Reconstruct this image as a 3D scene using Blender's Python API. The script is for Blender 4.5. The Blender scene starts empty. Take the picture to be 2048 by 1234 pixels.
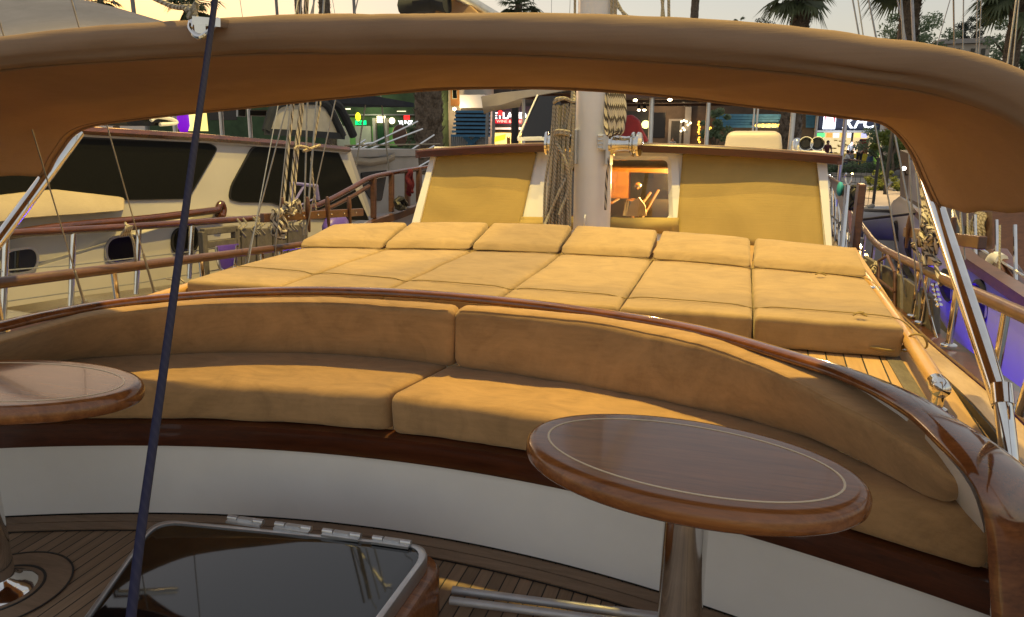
import bpy, bmesh, math, random
from math import sin, cos, pi, radians, sqrt, atan2
from mathutils import Vector, Matrix, noise
random.seed(7)
scene = bpy.context.scene
COL = scene.collection

# ---------------------------------------------------------------- camera geometry (used to measure the place)
F = 1479.; PITCH = radians(14.3); YAW = radians(17.0); CAM = Vector((0, 0, 1.45))
FW = Vector((-sin(YAW)*cos(PITCH), cos(YAW)*cos(PITCH), -sin(PITCH)))
RT = Vector((cos(YAW), sin(YAW), 0)); UPV = Vector((-sin(YAW)*sin(PITCH), cos(YAW)*sin(PITCH), cos(PITCH)))
def ray(x, y): return FW + RT*((x-1024)/F) - UPV*((y-617)/F)
def U(x, y, z):                      # point on the horizontal plane z
    d = ray(x, y); return CAM + d*((z-CAM.z)/d.z)
def UY(x, y, Y): d = ray(x, y); return CAM + d*(Y/d.y)
def UX(x, y, X): d = ray(x, y); return CAM + d*(X/d.x)
def UP(x, y, p, d=(0.12, 0.993)):    # point on a vertical plane through p with heading d
    n = (d[1], -d[0]); r = ray(x, y)
    t = (n[0]*p[0]+n[1]*p[1])/(n[0]*r.x+n[1]*r.y); return CAM + r*t
def V(*a): return Vector(a)

# ---------------------------------------------------------------- materials
def lin(r, g, b):
    f = lambda c: (c/255/12.92) if c/255 <= .04045 else ((c/255+.055)/1.055)**2.4
    return (f(r), f(g), f(b), 1)
class NT:
    def __init__(s, name):
        s.m = bpy.data.materials.new(name); s.m.use_nodes = True
        s.t = s.m.node_tree; s.n = s.t.nodes; s.b = s.n['Principled BSDF']
    def new(s, ty, **kw):
        n = s.n.new(ty)
        for k, v in kw.items():
            if k in n.inputs.keys(): n.inputs[k].default_value = v
            else: setattr(n, k, v)
        return n
    def link(s, a, b): s.t.links.new(a, b)
    def math(s, op, a, b=None, c=None):
        n = s.n.new('ShaderNodeMath'); n.operation = op
        for i, q in enumerate((a, b, c)):
            if q is None: continue
            if isinstance(q, (int, float)): n.inputs[i].default_value = q
            else: s.link(q, n.inputs[i])
        return n.outputs[0]
    def pos(s, scale=(1, 1, 1), rot=0):
        g = s.new('ShaderNodeNewGeometry'); mp = s.new('ShaderNodeMapping')
        mp.inputs['Scale'].default_value = scale; mp.inputs['Rotation'].default_value = (0, 0, rot)
        s.link(g.outputs['Position'], mp.inputs['Vector']); return mp.outputs[0]
    def noise(s, vec, scale, detail=4, rough=.55, dist=0):
        n = s.new('ShaderNodeTexNoise', Scale=scale, Detail=detail, Roughness=rough, Distortion=dist)
        s.link(vec, n.inputs['Vector']); return n.outputs['Fac']
    def ramp(s, fac, stops):
        r = s.new('ShaderNodeValToRGB'); e = r.color_ramp.elements
        while len(e) < len(stops): e.new(.5)
        for i, (p, c) in enumerate(stops):
            e[i].position = p; e[i].color = c if len(c) == 4 else (*c, 1)
        s.link(fac, r.inputs[0]); return r.outputs[0]
    def mix(s, fac, a, b, mode='MIX'):
        n = s.new('ShaderNodeMix'); n.data_type = 'RGBA'; n.blend_type = mode
        for i, q in ((0, fac), (6, a), (7, b)):
            if isinstance(q, (int, float)): n.inputs[i].default_value = q
            elif isinstance(q, tuple): n.inputs[i].default_value = q
            else: s.link(q, n.inputs[i])
        return n.outputs[2]
    def bump(s, h, strength=.3, dist=.01):
        b = s.new('ShaderNodeBump', Strength=strength, Distance=dist)
        s.link(h, b.inputs['Height']); s.link(b.outputs[0], s.b.inputs['Normal'])
    def color(s, c): s.link(c, s.b.inputs['Base Color'])
    def set(s, **kw):
        for k, v in kw.items(): s.b.inputs[k.replace('_', ' ')].default_value = v
def simple(name, c, rough=.5, metal=0, var=.12, scale=6, bump=0, **kw):
    m = NT(name); v = m.noise(m.pos(), scale, 5)
    d = tuple(max(0, x*(1-var)) for x in c[:3])+(1,); l = tuple(min(1, x*(1+var)) for x in c[:3])+(1,)
    m.color(m.ramp(v, [(.3, d), (.7, l)])); m.set(Roughness=rough, Metallic=metal, **kw)
    if bump: m.bump(m.noise(m.pos(), scale*30, 3), bump, .004)
    return m.m
def emit(name, c, s):
    m = NT(name); m.set(Base_Color=c, Emission_Color=c, Emission_Strength=s); return m.m
def wood(name, dark, light, rough=.2, coat=.8, scale=(3, 3, 40), uvgrain=True):
    m = NT(name); uv = m.new('ShaderNodeUVMap'); mp = m.new('ShaderNodeMapping')
    mp.inputs['Scale'].default_value = (1, 1, 1)
    g = m.noise(m.pos(scale), 1.6, 8, .62, .6); fine = m.noise(m.pos(tuple(x*5 for x in scale)), 2, 4)
    big = m.noise(m.pos(), 2.2, 2)
    c = m.ramp(m.math('ADD', m.math('MULTIPLY', g, .7), m.math('MULTIPLY', fine, .3)), [(.32, dark), (.68, light)])
    c = m.mix(m.math('MULTIPLY', big, .5), c, dark)
    m.color(c); m.set(Roughness=rough, Coat_Weight=coat, Coat_Roughness=.06)
    m.bump(fine, .04, .002); return m.m
def teak(name, rot, w, dark, light, gap=.07, rough=.6):
    m = NT(name); p = m.pos((1, 1, 1), rot); sx = m.new('ShaderNodeSeparateXYZ'); m.link(p, sx.inputs[0])
    q = m.math('DIVIDE', sx.outputs[0], w); fr = m.math('FRACT', q); idx = m.math('FLOOR', q)
    wn = m.new('ShaderNodeTexWhiteNoise'); wn.noise_dimensions = '1D'; m.link(idx, wn.inputs['W'])
    gl = m.noise(m.pos((60, 4, 60), 0) if rot == 0 else m.pos((60, 4, 60), rot), 1, 6, .6)
    st = m.noise(m.pos(), 3.5, 4)
    v = m.math('ADD', m.math('MULTIPLY', gl, .55), m.math('MULTIPLY', wn.outputs['Value'], .25))
    v = m.math('ADD', v, m.math('MULTIPLY', st, .2))
    c = m.ramp(v, [(.3, dark), (.7, light)])
    line = m.math('LESS_THAN', fr, gap)
    c = m.mix(line, c, (.008, .007, .006, 1)); m.color(c); m.set(Roughness=rough)
    m.bump(m.math('ADD', m.math('MULTIPLY', m.math('SUBTRACT', 1, line), .5), m.math('MULTIPLY', gl, .2)), .35, .003)
    return m.m
def suede(name, c, nap=.16):
    m = NT(name); p = m.pos((1, 1.6, 1)); a = m.noise(p, 5.5, 5, .65, 1.2); b = m.noise(m.pos((3, 30, 30)), 2.4, 3, .6); f = m.noise(m.pos(), 420, 2)
    v = m.math('ADD', m.math('MULTIPLY', a, .62), m.math('ADD', m.math('MULTIPLY', b, .25), m.math('MULTIPLY', f, .13)))
    d = tuple(x*(1-nap*1.3) for x in c[:3])+(1,); l = tuple(x*(1+nap) for x in c[:3])+(1,)
    m.color(m.ramp(v, [(.38, d), (.5, c), (.62, l)])); m.set(Roughness=.95, Sheen_Weight=.35, Sheen_Roughness=.5, Specular_IOR_Level=.1)
    m.b.inputs['Sheen Tint'].default_value = (1, .85, .65, 1)
    m.bump(m.math('ADD', f, m.math('MULTIPLY', a, 2.0)), .22, .004); return m.m
def canvas(name, c, trans=.0, weave=900, nap=.1):
    m = NT(name); a = m.noise(m.pos(), 2.2, 5, .6, .8); f = m.noise(m.pos((1, 1, 1)), weave, 2); st = m.noise(m.pos((1.2, 9, 60)), 3, 5, .7)
    v = m.math('ADD', m.math('MULTIPLY', a, .6), m.math('ADD', m.math('MULTIPLY', f, .18), m.math('MULTIPLY', st, .22)))
    d = tuple(x*(1-nap*1.4) for x in c[:3])+(1,); l = tuple(x*(1+nap) for x in c[:3])+(1,)
    col = m.ramp(v, [(.35, d), (.65, l)]); m.color(col); m.set(Roughness=.85, Specular_IOR_Level=.2)
    m.bump(m.math('ADD', f, m.math('MULTIPLY', st, 3)), .18, .003)
    if trans:
        tb = m.new('ShaderNodeBsdfTranslucent'); m.link(m.mix(1.0, col, (1, .72, .45, 1), 'MULTIPLY'), tb.inputs[0])
        mx = m.new('ShaderNodeMixShader'); mx.inputs[0].default_value = trans
        m.link(m.b.outputs[0], mx.inputs[1]); m.link(tb.outputs[0], mx.inputs[2])
        m.link(mx.outputs[0], m.n['Material Output'].inputs[0])
    return m.m
def ropemat(name, a, b, freq, width=.5, turns=2, bs=.9):
    m = NT(name); uv = m.new('ShaderNodeUVMap'); sx = m.new('ShaderNodeSeparateXYZ'); m.link(uv.outputs[0], sx.inputs[0])
    w = m.math('FRACT', m.math('ADD', m.math('MULTIPLY', sx.outputs[0], turns), m.math('MULTIPLY', sx.outputs[1], freq)))
    n = m.noise(m.pos(), 60, 3)
    w2 = m.math('ADD', w, m.math('MULTIPLY', m.math('SUBTRACT', n, .5), .35))
    c = m.ramp(w2, [(0, a), (width-.06, a), (width+.04, b), (1, b)]); m.color(c); m.set(Roughness=.9, Specular_IOR_Level=.12)
    m.bump(m.math('ABSOLUTE', m.math('SUBTRACT', w, .5)), bs, .006); return m.m
M = {}
M['suede'] = suede('suede', (.405, .25, .12, 1), .15)
M['suede_pad'] = suede('suede_pad', (.39, .267, .128, 1), .12)
M['canopy'] = canvas('canopy_canvas', (.36, .245, .155, 1), .25)
M['cover'] = canvas('cover_canvas', (.38, .275, .10, 1), 0, 700)
M['mahogany'] = wood('mahogany', (.035, .010, .004, 1), (.17, .055, .018, 1), .16, 1, (14, 2.5, 14))
M['rail_wood'] = wood('rail_wood', (.07, .021, .007, 1), (.30, .105, .032, 1), .13, 1, (3, 12, 12))
M['fascia_wood'] = wood('fascia_wood', (.04, .011, .005, 1), (.13, .036, .014, 1), .3, .5, (2, 12, 30))
M['table_wood'] = wood('table_wood', (.12, .040, .012, 1), (.36, .14, .042, 1), .2, .3, (1.6, 26, 18))
M['old_wood'] = wood('old_wood', (.06, .026, .014, 1), (.17, .075, .04, 1), .4, .25, (6, 6, 20))
M['grey_wood'] = wood('grey_wood', (.07, .06, .05, 1), (.22, .19, .15, 1), .7, 0, (20, 6, 5))
M['bamboo'] = wood('handrail_wood', (.48, .27, .085, 1), (.72, .45, .17, 1), .3, .4, (14, 2, 14))
M['teak_floor'] = teak('teak_floor', 0, .046, (.15, .10, .06, 1), (.30, .205, .13, 1), .10)
M['teak_deck'] = teak('teak_deck', radians(2), .062, (.34, .20, .085, 1), (.55, .35, .16, 1), .085)
M['teak_grey'] = teak('teak_grey', radians(-7), .07, (.17, .12, .08, 1), (.32, .24, .16, 1), .07)
M['margin'] = wood('margin_teak', (.16, .105, .065, 1), (.30, .205, .135, 1), .6, 0, (3, 25, 20))
M['plank'] = wood('pale_plank', (.36, .25, .15, 1), (.58, .42, .27, 1), .5, .1, (20, 2.5, 14))
M['white'] = simple('white_gelcoat', (.72, .71, .69, 1), .35, 0, .05, 2, .03)
M['boatwhite'] = simple('boat_gelcoat', (.50, .475, .45, 1), .35, 0, .06, 2, .03)
M['panel'] = simple('painted_panel', (.80, .80, .785, 1), .55, 0, .05, 3, .06)
M['mast'] = simple('mast_paint', (.72, .73, .76, 1), .28, 0, .05, 5)
M['chrome'] = simple('stainless', (.76, .75, .73, 1), .09, 1, .1, 12)
M['alu'] = simple('aluminium', (.60, .61, .62, 1), .38, 1, .08, 20)
M['brushed'] = simple('brushed_tube', (.46, .46, .48, 1), .5, .5, .1, 20)
M['black'] = simple('black_rubber', (.012, .012, .013, 1), .5, 0, .2, 20)
M['smoke'] = simple('smoked_acrylic', (.004, .0045, .005, 1), .035, 0, .1, 3, 0, IOR=1.7)
M['tint'] = simple('tinted_window', (.006, .006, .007, 1), .12, 0, .1, 3)
M['mesh_cover'] = simple('window_mesh', (.006, .0065, .006, 1), .6, 0, .25, 60, .05, Specular_IOR_Level=.15)
M['inlay'] = simple('inlay_line', (.68, .55, .36, 1), .3, 0, .05)
M['rope'] = ropemat('cream_rope', (.52, .45, .33, 1), (.30, .25, .17, 1), 26, .6, 2)
M['rope_fleck'] = ropemat('flecked_rope', (.50, .45, .36, 1), (.07, .06, .055, 1), 13, .62, 2)
M['rope_grey'] = ropemat('grey_rope', (.43, .385, .30, 1), (.25, .22, .165, 1), 40, .6, 2)
M['rope_blue'] = ropemat('blue_rope', (.013, .016, .05, 1), (.016, .019, .056, 1), 60, .7, 3, .05)
M['wire'] = simple('steel_wire', (.33, .33, .32, 1), .4, .6, .15, 30)
M['red'] = simple('red_fabric', (.22, .010, .012, 1), .7, 0, .25, 8)
M['cream'] = canvas('cream_canvas', (.42, .35, .26, 1), 0, 600)
M['navy'] = simple('navy_canvas', (.016, .02, .03, 1), .85, 0, .25, 9, .1)
M['clearplastic'] = simple('cloudy_plastic', (.42, .40, .36, 1), .3, 0, .18, 6)
M['beige'] = canvas('beige_canvas', (.46, .38, .28, 1), 0, 600)
M['boxwhite'] = simple('box_plastic', (.46, .40, .35, 1), .45, 0, .05, 3)
M['lavender'] = simple('lilac_white_hull', (.42, .405, .45, 1), .3, 0, .05, 2)
M['greyhull'] = simple('grey_white_paint', (.40, .38, .36, 1), .45, 0, .1, 3)
M['concrete'] = simple('concrete', (.34, .30, .25, 1), .9, 0, .2, 1.3, .3)
M['pave'] = simple('paving', (.42, .36, .28, 1), .9, 0, .15, 1.0, .3)
M['asphalt'] = simple('asphalt', (.09, .085, .08, 1), .9, 0, .2, 3, .3)
M['plaster'] = simple('beige_plaster', (.42, .37, .31, 1), .9, 0, .1, 1.5, .1)
M['plaster2'] = simple('grey_plaster', (.28, .26, .24, 1), .9, 0, .1, 1.5, .1)
M['dark'] = simple('dark_panel', (.03, .028, .026, 1), .7, 0, .25, 3)
M['greenwall'] = simple('green_wall', (.05, .085, .035, 1), .85, 0, .3, 1.2)
M['brownwall'] = simple('brown_wall', (.10, .07, .05, 1), .8, 0, .3, 1.4)
M['bluewood'] = simple('blue_painted_slat', (.05, .17, .30, 1), .6, 0, .15, 4)
M['paledoor'] = simple('pale_door', (.55, .55, .40, 1), .6, 0, .08, 3)
M['skin'] = simple('skin', (.42, .23, .15, 1), .6, 0, .05)
M['hair'] = simple('hair', (.02, .014, .01, 1), .6)
for nm, c in (('white', (.65, .63, .6)), ('black', (.02, .02, .022)), ('striped', (.33, .3, .27)), ('blue', (.12, .19, .27)), ('maroon', (.1, .025, .03)), ('grey', (.25, .25, .27)), ('navy', (.02, .025, .06)), ('denim', (.07, .1, .17))):
    M['cloth_'+nm] = simple('cloth_'+nm, (*c, 1), .9, 0, .12, 12)
def leafmat(name, a, b, tr=.45):
    m = NT(name); v = m.noise(m.pos(), 1.7, 4); o = m.new('ShaderNodeObjectInfo')
    c = m.ramp(v, [(.3, a), (.7, b)]); m.color(c); m.set(Roughness=.6)
    tb = m.new('ShaderNodeBsdfTranslucent'); m.link(c, tb.inputs[0]); mx = m.new('ShaderNodeMixShader'); mx.inputs[0].default_value = tr
    m.link(m.b.outputs[0], mx.inputs[1]); m.link(tb.outputs[0], mx.inputs[2]); m.link(mx.outputs[0], m.n['Material Output'].inputs[0]); return m.m
M['palmleaf'] = leafmat('palm_leaf', (.065, .085, .04, 1), (.16, .19, .09, 1))
M['leaf'] = leafmat('leaf', (.10, .15, .075, 1), (.24, .31, .17, 1))
M['leaf_pine'] = leafmat('pine_needles', (.02, .03, .022, 1), (.05, .065, .045, 1))
M['leaf_bright'] = leafmat('bright_leaf', (.10, .14, .02, 1), (.26, .28, .05, 1))
M['bark'] = simple('palm_bark', (.13, .095, .065, 1), .95, 0, .5, 9, .6)
def watermat():
    m = NT('water'); m.set(Base_Color=(.012, .02, .022, 1), Roughness=.08, IOR=1.33)
    m.bump(m.noise(m.pos(), 1.6, 4), .25, .1); return m.m
M['water'] = watermat()

# ---------------------------------------------------------------- mesh builder
def catmull(pts, n=6):
    P = [Vector(p) for p in pts]; out = []
    for i in range(len(P)-1):
        p0 = P[i-1] if i else P[0]*2-P[1]; p1, p2 = P[i], P[i+1]; p3 = P[i+2] if i+2 < len(P) else P[-1]*2-P[-2]
        for k in range(n):
            t = k/n
            out.append(.5*((2*p1)+(p2-p0)*t+(2*p0-5*p1+4*p2-p3)*t*t+(3*p1-p0-3*p2+p3)*t**3))
    out.append(P[-1]); return out
def resample(pts, n):
    L = [0]
    for a, b in zip(pts, pts[1:]): L.append(L[-1]+(b-a).length)
    out = []; j = 0
    for i in range(n):
        s = L[-1]*i/(n-1)
        while j < len(L)-2 and L[j+1] < s: j += 1
        out.append(pts[j].lerp(pts[j+1], (s-L[j])/max(1e-9, L[j+1]-L[j])))
    return out
class MB:
    def __init__(s): s.v = []; s.f = []; s.uv = []; s.mi = []; s.mats = None
    def add(s, vs, fs, uvs=None, mi=0):
        o = len(s.v); s.v += [Vector(v) for v in vs]
        for i, f in enumerate(fs):
            s.f.append([o+k for k in f]); s.uv.append(uvs[i] if uvs else None); s.mi.append(mi)
        return s
    def hexa(s, p, mi=0):              # p: 4 bottom (ccw), 4 top
        return s.add(p, [(3, 2, 1, 0), (4, 5, 6, 7), (0, 1, 5, 4), (1, 2, 6, 5), (2, 3, 7, 6), (3, 0, 4, 7)], None, mi)
    def box(s, c, sz, ax=None, mi=0):
        c = Vector(c); X, Y, Z = ax if ax else (V(1, 0, 0), V(0, 1, 0), V(0, 0, 1)); hx, hy, hz = (q/2 for q in sz)
        q = [c+X*a*hx+Y*b*hy+Z*d*hz for d in (-1, 1) for a, b in ((-1, -1), (1, -1), (1, 1), (-1, 1))]
        return s.hexa(q, mi)
    def bar(s, a, b, w, h, up=V(0, 0, 1), mi=0):
        a, b = Vector(a), Vector(b); Y = (b-a); L = Y.length; Y.normalize(); X = Y.cross(up).normalized(); Z = X.cross(Y)
        return s.box((a+b)/2, (w, L, h), (X, Y, Z), mi)
    def tube(s, pts, r, n=8, cap=True, closed=False, mi=0):
        P = [Vector(p) for p in pts]; m = len(P); R = r if isinstance(r, (list, tuple)) else [r]*m
        T = []
        for i in range(m):
            a = P[i-1] if (i or closed) else P[0]; b = P[(i+1) % m] if (i < m-1 or closed) else P[-1]
            t = (b-a); T.append(t.normalized() if t.length > 1e-9 else V(0, 0, 1))
        N = T[0].orthogonal().normalized(); vs = []; L = 0; Ls = []
        for i in range(m):
            if i:
                ax = T[i-1].cross(T[i])
                if ax.length > 1e-8: N = Matrix.Rotation(T[i-1].angle(T[i]), 3, ax.normalized()) @ N
                L += (P[i]-P[i-1]).length
            N = (N-T[i]*N.dot(T[i])).normalized(); B = T[i].cross(N); Ls.append(L)
            vs += [P[i]+(N*cos(2*pi*k/n)+B*sin(2*pi*k/n))*R[i] for k in range(n)]
        fs = []; uv = []
        for i in range(m-1 if not closed else m):
            j = (i+1) % m
            for k in range(n):
                k2 = (k+1) % n; fs.append((i*n+k, i*n+k2, j*n+k2, j*n+k))
                lj = Ls[j] if j else L+(P[0]-P[-1]).length
                uv.append(((k/n, Ls[i]), ((k+1)/n, Ls[i]), ((k+1)/n, lj), (k/n, lj)))
        if cap and not closed:
            fs += [tuple(range(n-1, -1, -1)), tuple(range((m-1)*n, m*n))]; uv += [None, None]
        return s.add(vs, fs, uv, mi)
    def loft(s, secs, closed=True, caps=True, mi=0):
        n = len(secs[0]); vs = [p for q in secs for p in q]; fs = []
        for i in range(len(secs)-1):
            for k in range(n if closed else n-1):
                k2 = (k+1) % n; fs.append((i*n+k, i*n+k2, (i+1)*n+k2, (i+1)*n+k))
        if caps and closed: fs += [tuple(range(n-1, -1, -1)), tuple(range((len(secs)-1)*n, len(secs)*n))]
        return s.add(vs, fs, None, mi)
    def lathe(s, c, prof, n=24, axis=V(0, 0, 1), mi=0):
        c = Vector(c); axis = axis.normalized(); N = axis.orthogonal().normalized(); B = axis.cross(N)
        secs = [[c+axis*h+(N*cos(2*pi*k/n)+B*sin(2*pi*k/n))*max(r, 1e-4) for k in range(n)] for r, h in prof]
        return s.loft(secs, True, True, mi)
    def prism(s, poly, vec, mi=0):
        n = len(poly); a = [Vector(p) for p in poly]; b = [p+Vector(vec) for p in a]
        return s.add(a+b, [tuple(range(n-1, -1, -1)), tuple(range(n, 2*n))]+[(k, (k+1) % n, n+(k+1) % n, n+k) for k in range(n)], None, mi)
    def sphere(s, c, r, n=12, sc=(1, 1, 1), mi=0):
        c = Vector(c); m = n//2
        secs = [[c+V(r*sc[0]*sin(pi*i/m)*cos(2*pi*k/n), r*sc[1]*sin(pi*i/m)*sin(2*pi*k/n), r*sc[2]*cos(pi*i/m)) for k in range(n)] for i in range(m+1)]
        for q in (secs[0], secs[-1]):
            for k in range(n): q[k] = q[k]+V(1e-5*cos(2*pi*k/n), 1e-5*sin(2*pi*k/n), 0)
        return s.loft(secs, True, True, mi)
    def build(s, name, mat, parent=None, smooth=True, bevel=0, mats=None, angle=40):
        me = bpy.data.meshes.new(name)
        if parent is None:
            lo = [min(v[i] for v in s.v) for i in range(3)]; hi = [max(v[i] for v in s.v) for i in range(3)]
            org = V((lo[0]+hi[0])/2, (lo[1]+hi[1])/2, lo[2])
        else:
            org = Vector(parent['org'])
        me.from_pydata([v-org for v in s.v], [], s.f)
        for mt in (mats or [mat]): me.materials.append(mt)
        ul = me.uv_layers.new(name='UVMap')
        for p, uv, mi in zip(me.polygons, s.uv, s.mi):
            p.material_index = mi; p.use_smooth = smooth
            if uv:
                for li, q in zip(p.loop_indices, uv): ul.data[li].uv = q
        bm = bmesh.new(); bm.from_mesh(me); bmesh.ops.recalc_face_normals(bm, faces=bm.faces)
        if bevel: bmesh.ops.bevel(bm, geom=list(bm.edges), offset=bevel, segments=2, affect='EDGES', profile=.5)
        bm.to_mesh(me); bm.free()
        if smooth:
            for p in me.polygons: p.use_smooth = True
            me.set_sharp_from_angle(angle=radians(angle))
        o = bpy.data.objects.new(name, me); COL.objects.link(o); o['org'] = tuple(org)
        if parent is None: o.location = org
        else: o.parent = parent
        return o
def tag(o, label=None, cat=None, group=None, kind=None):
    if label: o['label'] = label
    if cat: o['category'] = cat
    if group: o['group'] = group
    if kind: o['kind'] = kind
    return o
def thing(name, loc, label, cat, group=None):
    o = bpy.data.objects.new(name, None); COL.objects.link(o); o.location = loc; o['org'] = tuple(loc); o.empty_display_size = .1
    return tag(o, label, cat, group)
def dup(root, off, label=None):
    def cp(o, p):
        c = o.copy(); COL.objects.link(c); c.parent = p
        for ch in o.children: cp(ch, c)
        return c
    r = cp(root, None); r.location = root.location+Vector(off); r['org'] = tuple(r.location)
    if label: r['label'] = label
    return r
def textmesh(body, size, depth, origin, X, Z, mb=None, align='CENTER', shear=0, bold=.0, xs=1.0):
    cu = bpy.data.curves.new('t', 'FONT'); cu.body = body; cu.size = size; cu.extrude = depth; cu.align_x = align; cu.align_y = 'CENTER'; cu.shear = shear; cu.offset = bold
    ob = bpy.data.objects.new('t', cu); COL.objects.link(ob); dg = bpy.context.evaluated_depsgraph_get(); dg.update()
    me = bpy.data.meshes.new_from_object(ob.evaluated_get(dg)); mb = mb or MB(); Y = Z.cross(X)
    mb.add([Vector(origin)+X*v.co.x*xs+Z*v.co.y-Y*v.co.z for v in me.vertices], [tuple(p.vertices) for p in me.polygons])
    bpy.data.objects.remove(ob); bpy.data.curves.remove(cu); bpy.data.meshes.remove(me); return mb
def rounded(poly, r, seg=5):            # round the corners of a polygon (3D, planar); r per corner or single
    n = len(poly); out = []; rs = r if isinstance(r, (list, tuple)) else [r]*n
    for i in range(n):
        p = Vector(poly[i]); a = Vector(poly[i-1])-p; b = Vector(poly[(i+1) % n])-p
        d = min(rs[i], a.length*.49, b.length*.49); A = p+a.normalized()*d; B = p+b.normalized()*d
        for k in range(seg+1):
            t = k/seg; out.append(A*(1-t)**2+p*2*t*(1-t)+B*t*t)
    return out
def softcaps(secs, r):                  # round the two ends of a loft
    def cen(q): return sum(q, Vector())/len(q)
    out = list(secs)
    for end in (0, 1):
        s0, s1 = (secs[0], secs[1]) if end == 0 else (secs[-1], secs[-2])
        c = cen(s0); t = (c-cen(s1)).normalized(); extra = []
        for k in range(1, 5):
            ph = k/4*pi/2; ins = r*(1-cos(ph)); o = r*sin(ph)
            q = []
            for p in s0:
                d = c-p; q.append(p+d.normalized()*min(ins, d.length*.8)+t*o)
            extra.append(q)
        out = extra[::-1]+out if end == 0 else out+extra
    return out
def wob(secs, amp, sc, seed=0):
    for q in secs:
        for i, p in enumerate(q):
            n = noise.noise_vector(p*sc+V(seed, 0, 0))+.4*noise.noise_vector(p*sc*3.1+V(seed, 5, 0)); q[i] = p+n*amp
    return secs
def cushion(p8, r, amp=.006, bulge=.01, seed=0, nI=10):   # soft rounded box through 8 corners
    P = [Vector(p) for p in p8]; h = V((P[1]-P[0]).length/2, (P[3]-P[0]).length/2, (P[4]-P[0]).length/2)
    def ts(hh):
        e = min(.95, r/hh); return [-1+e*(1-cos(k/4*pi/2))*1.0 for k in range(4)]+[(-1+e)+(2-2*e)*k/nI for k in range(nI+1)]+[1-e*(1-cos(k/4*pi/2)) for k in range(3, -1, -1)]
    T = [ts(q) for q in h]; mb = MB()
    def mp(u):
        q = V(*(u[i]*h[i] for i in range(3))); inn = V(*(max(-(h[i]-r), min(h[i]-r, q[i])) for i in range(3))); d = q-inn
        if d.length > r: q = inn+d.normalized()*r
        a, b, c = (.5+.5*q[i]/h[i] for i in range(3))
        p = ((P[0]*(1-a)+P[1]*a)*(1-b)+(P[3]*(1-a)+P[2]*a)*b)*(1-c)+((P[4]*(1-a)+P[5]*a)*(1-b)+(P[7]*(1-a)+P[6]*a)*b)*c
        w = max(0, (1-(2*a-1)**4))*max(0, (1-(2*b-1)**4))
        p = p+V(0, 0, bulge*w*(2*c-1 if c > .5 else 0))
        n = noise.noise_vector(p*4+V(seed*3.7, 0, 0))+.5*noise.noise_vector(p*11+V(seed, 3, 0))
        return p+V(n.x*amp*.6, n.y*amp*.6, n.z*amp)
    for ax in range(3):
        i, j = [(1, 2), (2, 0), (0, 1)][ax]
        for sgn in (-1, 1):
            A, B = T[i], T[j]; vs = []
            for a in A:
                for b in B:
                    u = [0, 0, 0]; u[ax] = sgn; u[i] = a; u[j] = b; vs.append(mp(u))
            m = len(B); mb.add(vs, [(x*m+y, (x+1)*m+y, (x+1)*m+y+1, x*m+y+1) for x in range(len(A)-1) for y in range(m-1)])
    return mb
def weld(o, d=.0005):
    bm = bmesh.new(); bm.from_mesh(o.data); bmesh.ops.remove_doubles(bm, verts=bm.verts, dist=d); bmesh.ops.recalc_face_normals(bm, faces=bm.faces)
    for f in bm.faces: f.smooth = True
    bm.to_mesh(o.data); bm.free()
    at = o.data.attributes.get('sharp_edge')
    if at: o.data.attributes.remove(at)
    return o
SKY, EXPO, AMB = .068, 0.46, (.325, .315, .315)
# ================================================================ OUR BOAT (the one we stand on)
CX = -.93
boat = thing('wooden_yacht', (CX, 5, -1.6), 'varnished wooden yacht with teak foredeck, white wheelhouse and curved bow seat, in the foreground', 'yacht')
def hw(Y):
    k = [(-3, .15), (-2, .75), (-1, 1.2), (0, 1.60), (1, 1.715), (2, 1.725), (3.3, 1.74), (5, 1.80), (8, 2.05), (14, 2.1), (18, 1.9)]
    for (a, p), (b, q) in zip(k, k[1:]):
        if a <= Y <= b: t = (Y-a)/(b-a); return p+(q-p)*t
    return k[-1][1]
def sheer(Y): return .63 if Y < 2.3 else .63-.09*(Y-2.3) if Y < 6 else max(.20, .297-.05*(Y-6))
hs = []
for Y in (-3, -2, -1, 0, 1, 2, 3.3, 5, 8, 11, 14, 18):
    w = hw(Y); z = sheer(Y)-.03
    hs.append([V(CX+w*a, Y, z-b) for a, b in ((1, 0), (.97, .5), (.88, 1.1), (.6, 1.8), (0, 2.2), (-.6, 1.8), (-.88, 1.1), (-.97, .5), (-1, 0), (-.985, .02), (-.975, .6), (-.5, 1.3), (0, 1.45), (.5, 1.3), (.975, .6), (.985, .02))])
MB().loft(hs).build('hull', M['white'], boat)
# cockpit floor, panel, fascia
def Yp(x): return 2.17-.134*(x+.95)**2
fl = MB(); fl.prism([V(-2.62, -1.6, -.05), V(.85, -1.6, -.05), V(.85, 2.4, -.05), V(-2.62, 2.4, -.05)], (0, 0, .05)); fl.build('cockpit_floor', M['teak_floor'], boat, False)
XS = [-2.72+i*(.70+2.72)/48 for i in range(49)]
def ribbon(mb, y0, y1, z0, z1):
    secs = [[V(x, Yp(x)+y0, z0), V(x, Yp(x)+y1, z0), V(x, Yp(x)+y1, z1), V(x, Yp(x)+y0, z1)] for x in XS]; mb.loft(secs); return mb
ribbon(MB(), -.116, .0, .001, .004).build('caulking', M['black'], boat, False)
mb = MB(); ribbon(mb, -.056, -.006, .002, .008); ribbon(mb, -.112, -.062, .002, .008); mb.build('margin_board', M['margin'], boat, False)
sb = ribbon(MB(), .0, .03, .012, .30).build('seat_base', M['panel'], boat)
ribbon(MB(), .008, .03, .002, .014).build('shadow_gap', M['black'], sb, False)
mb = MB(); secs = []
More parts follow.
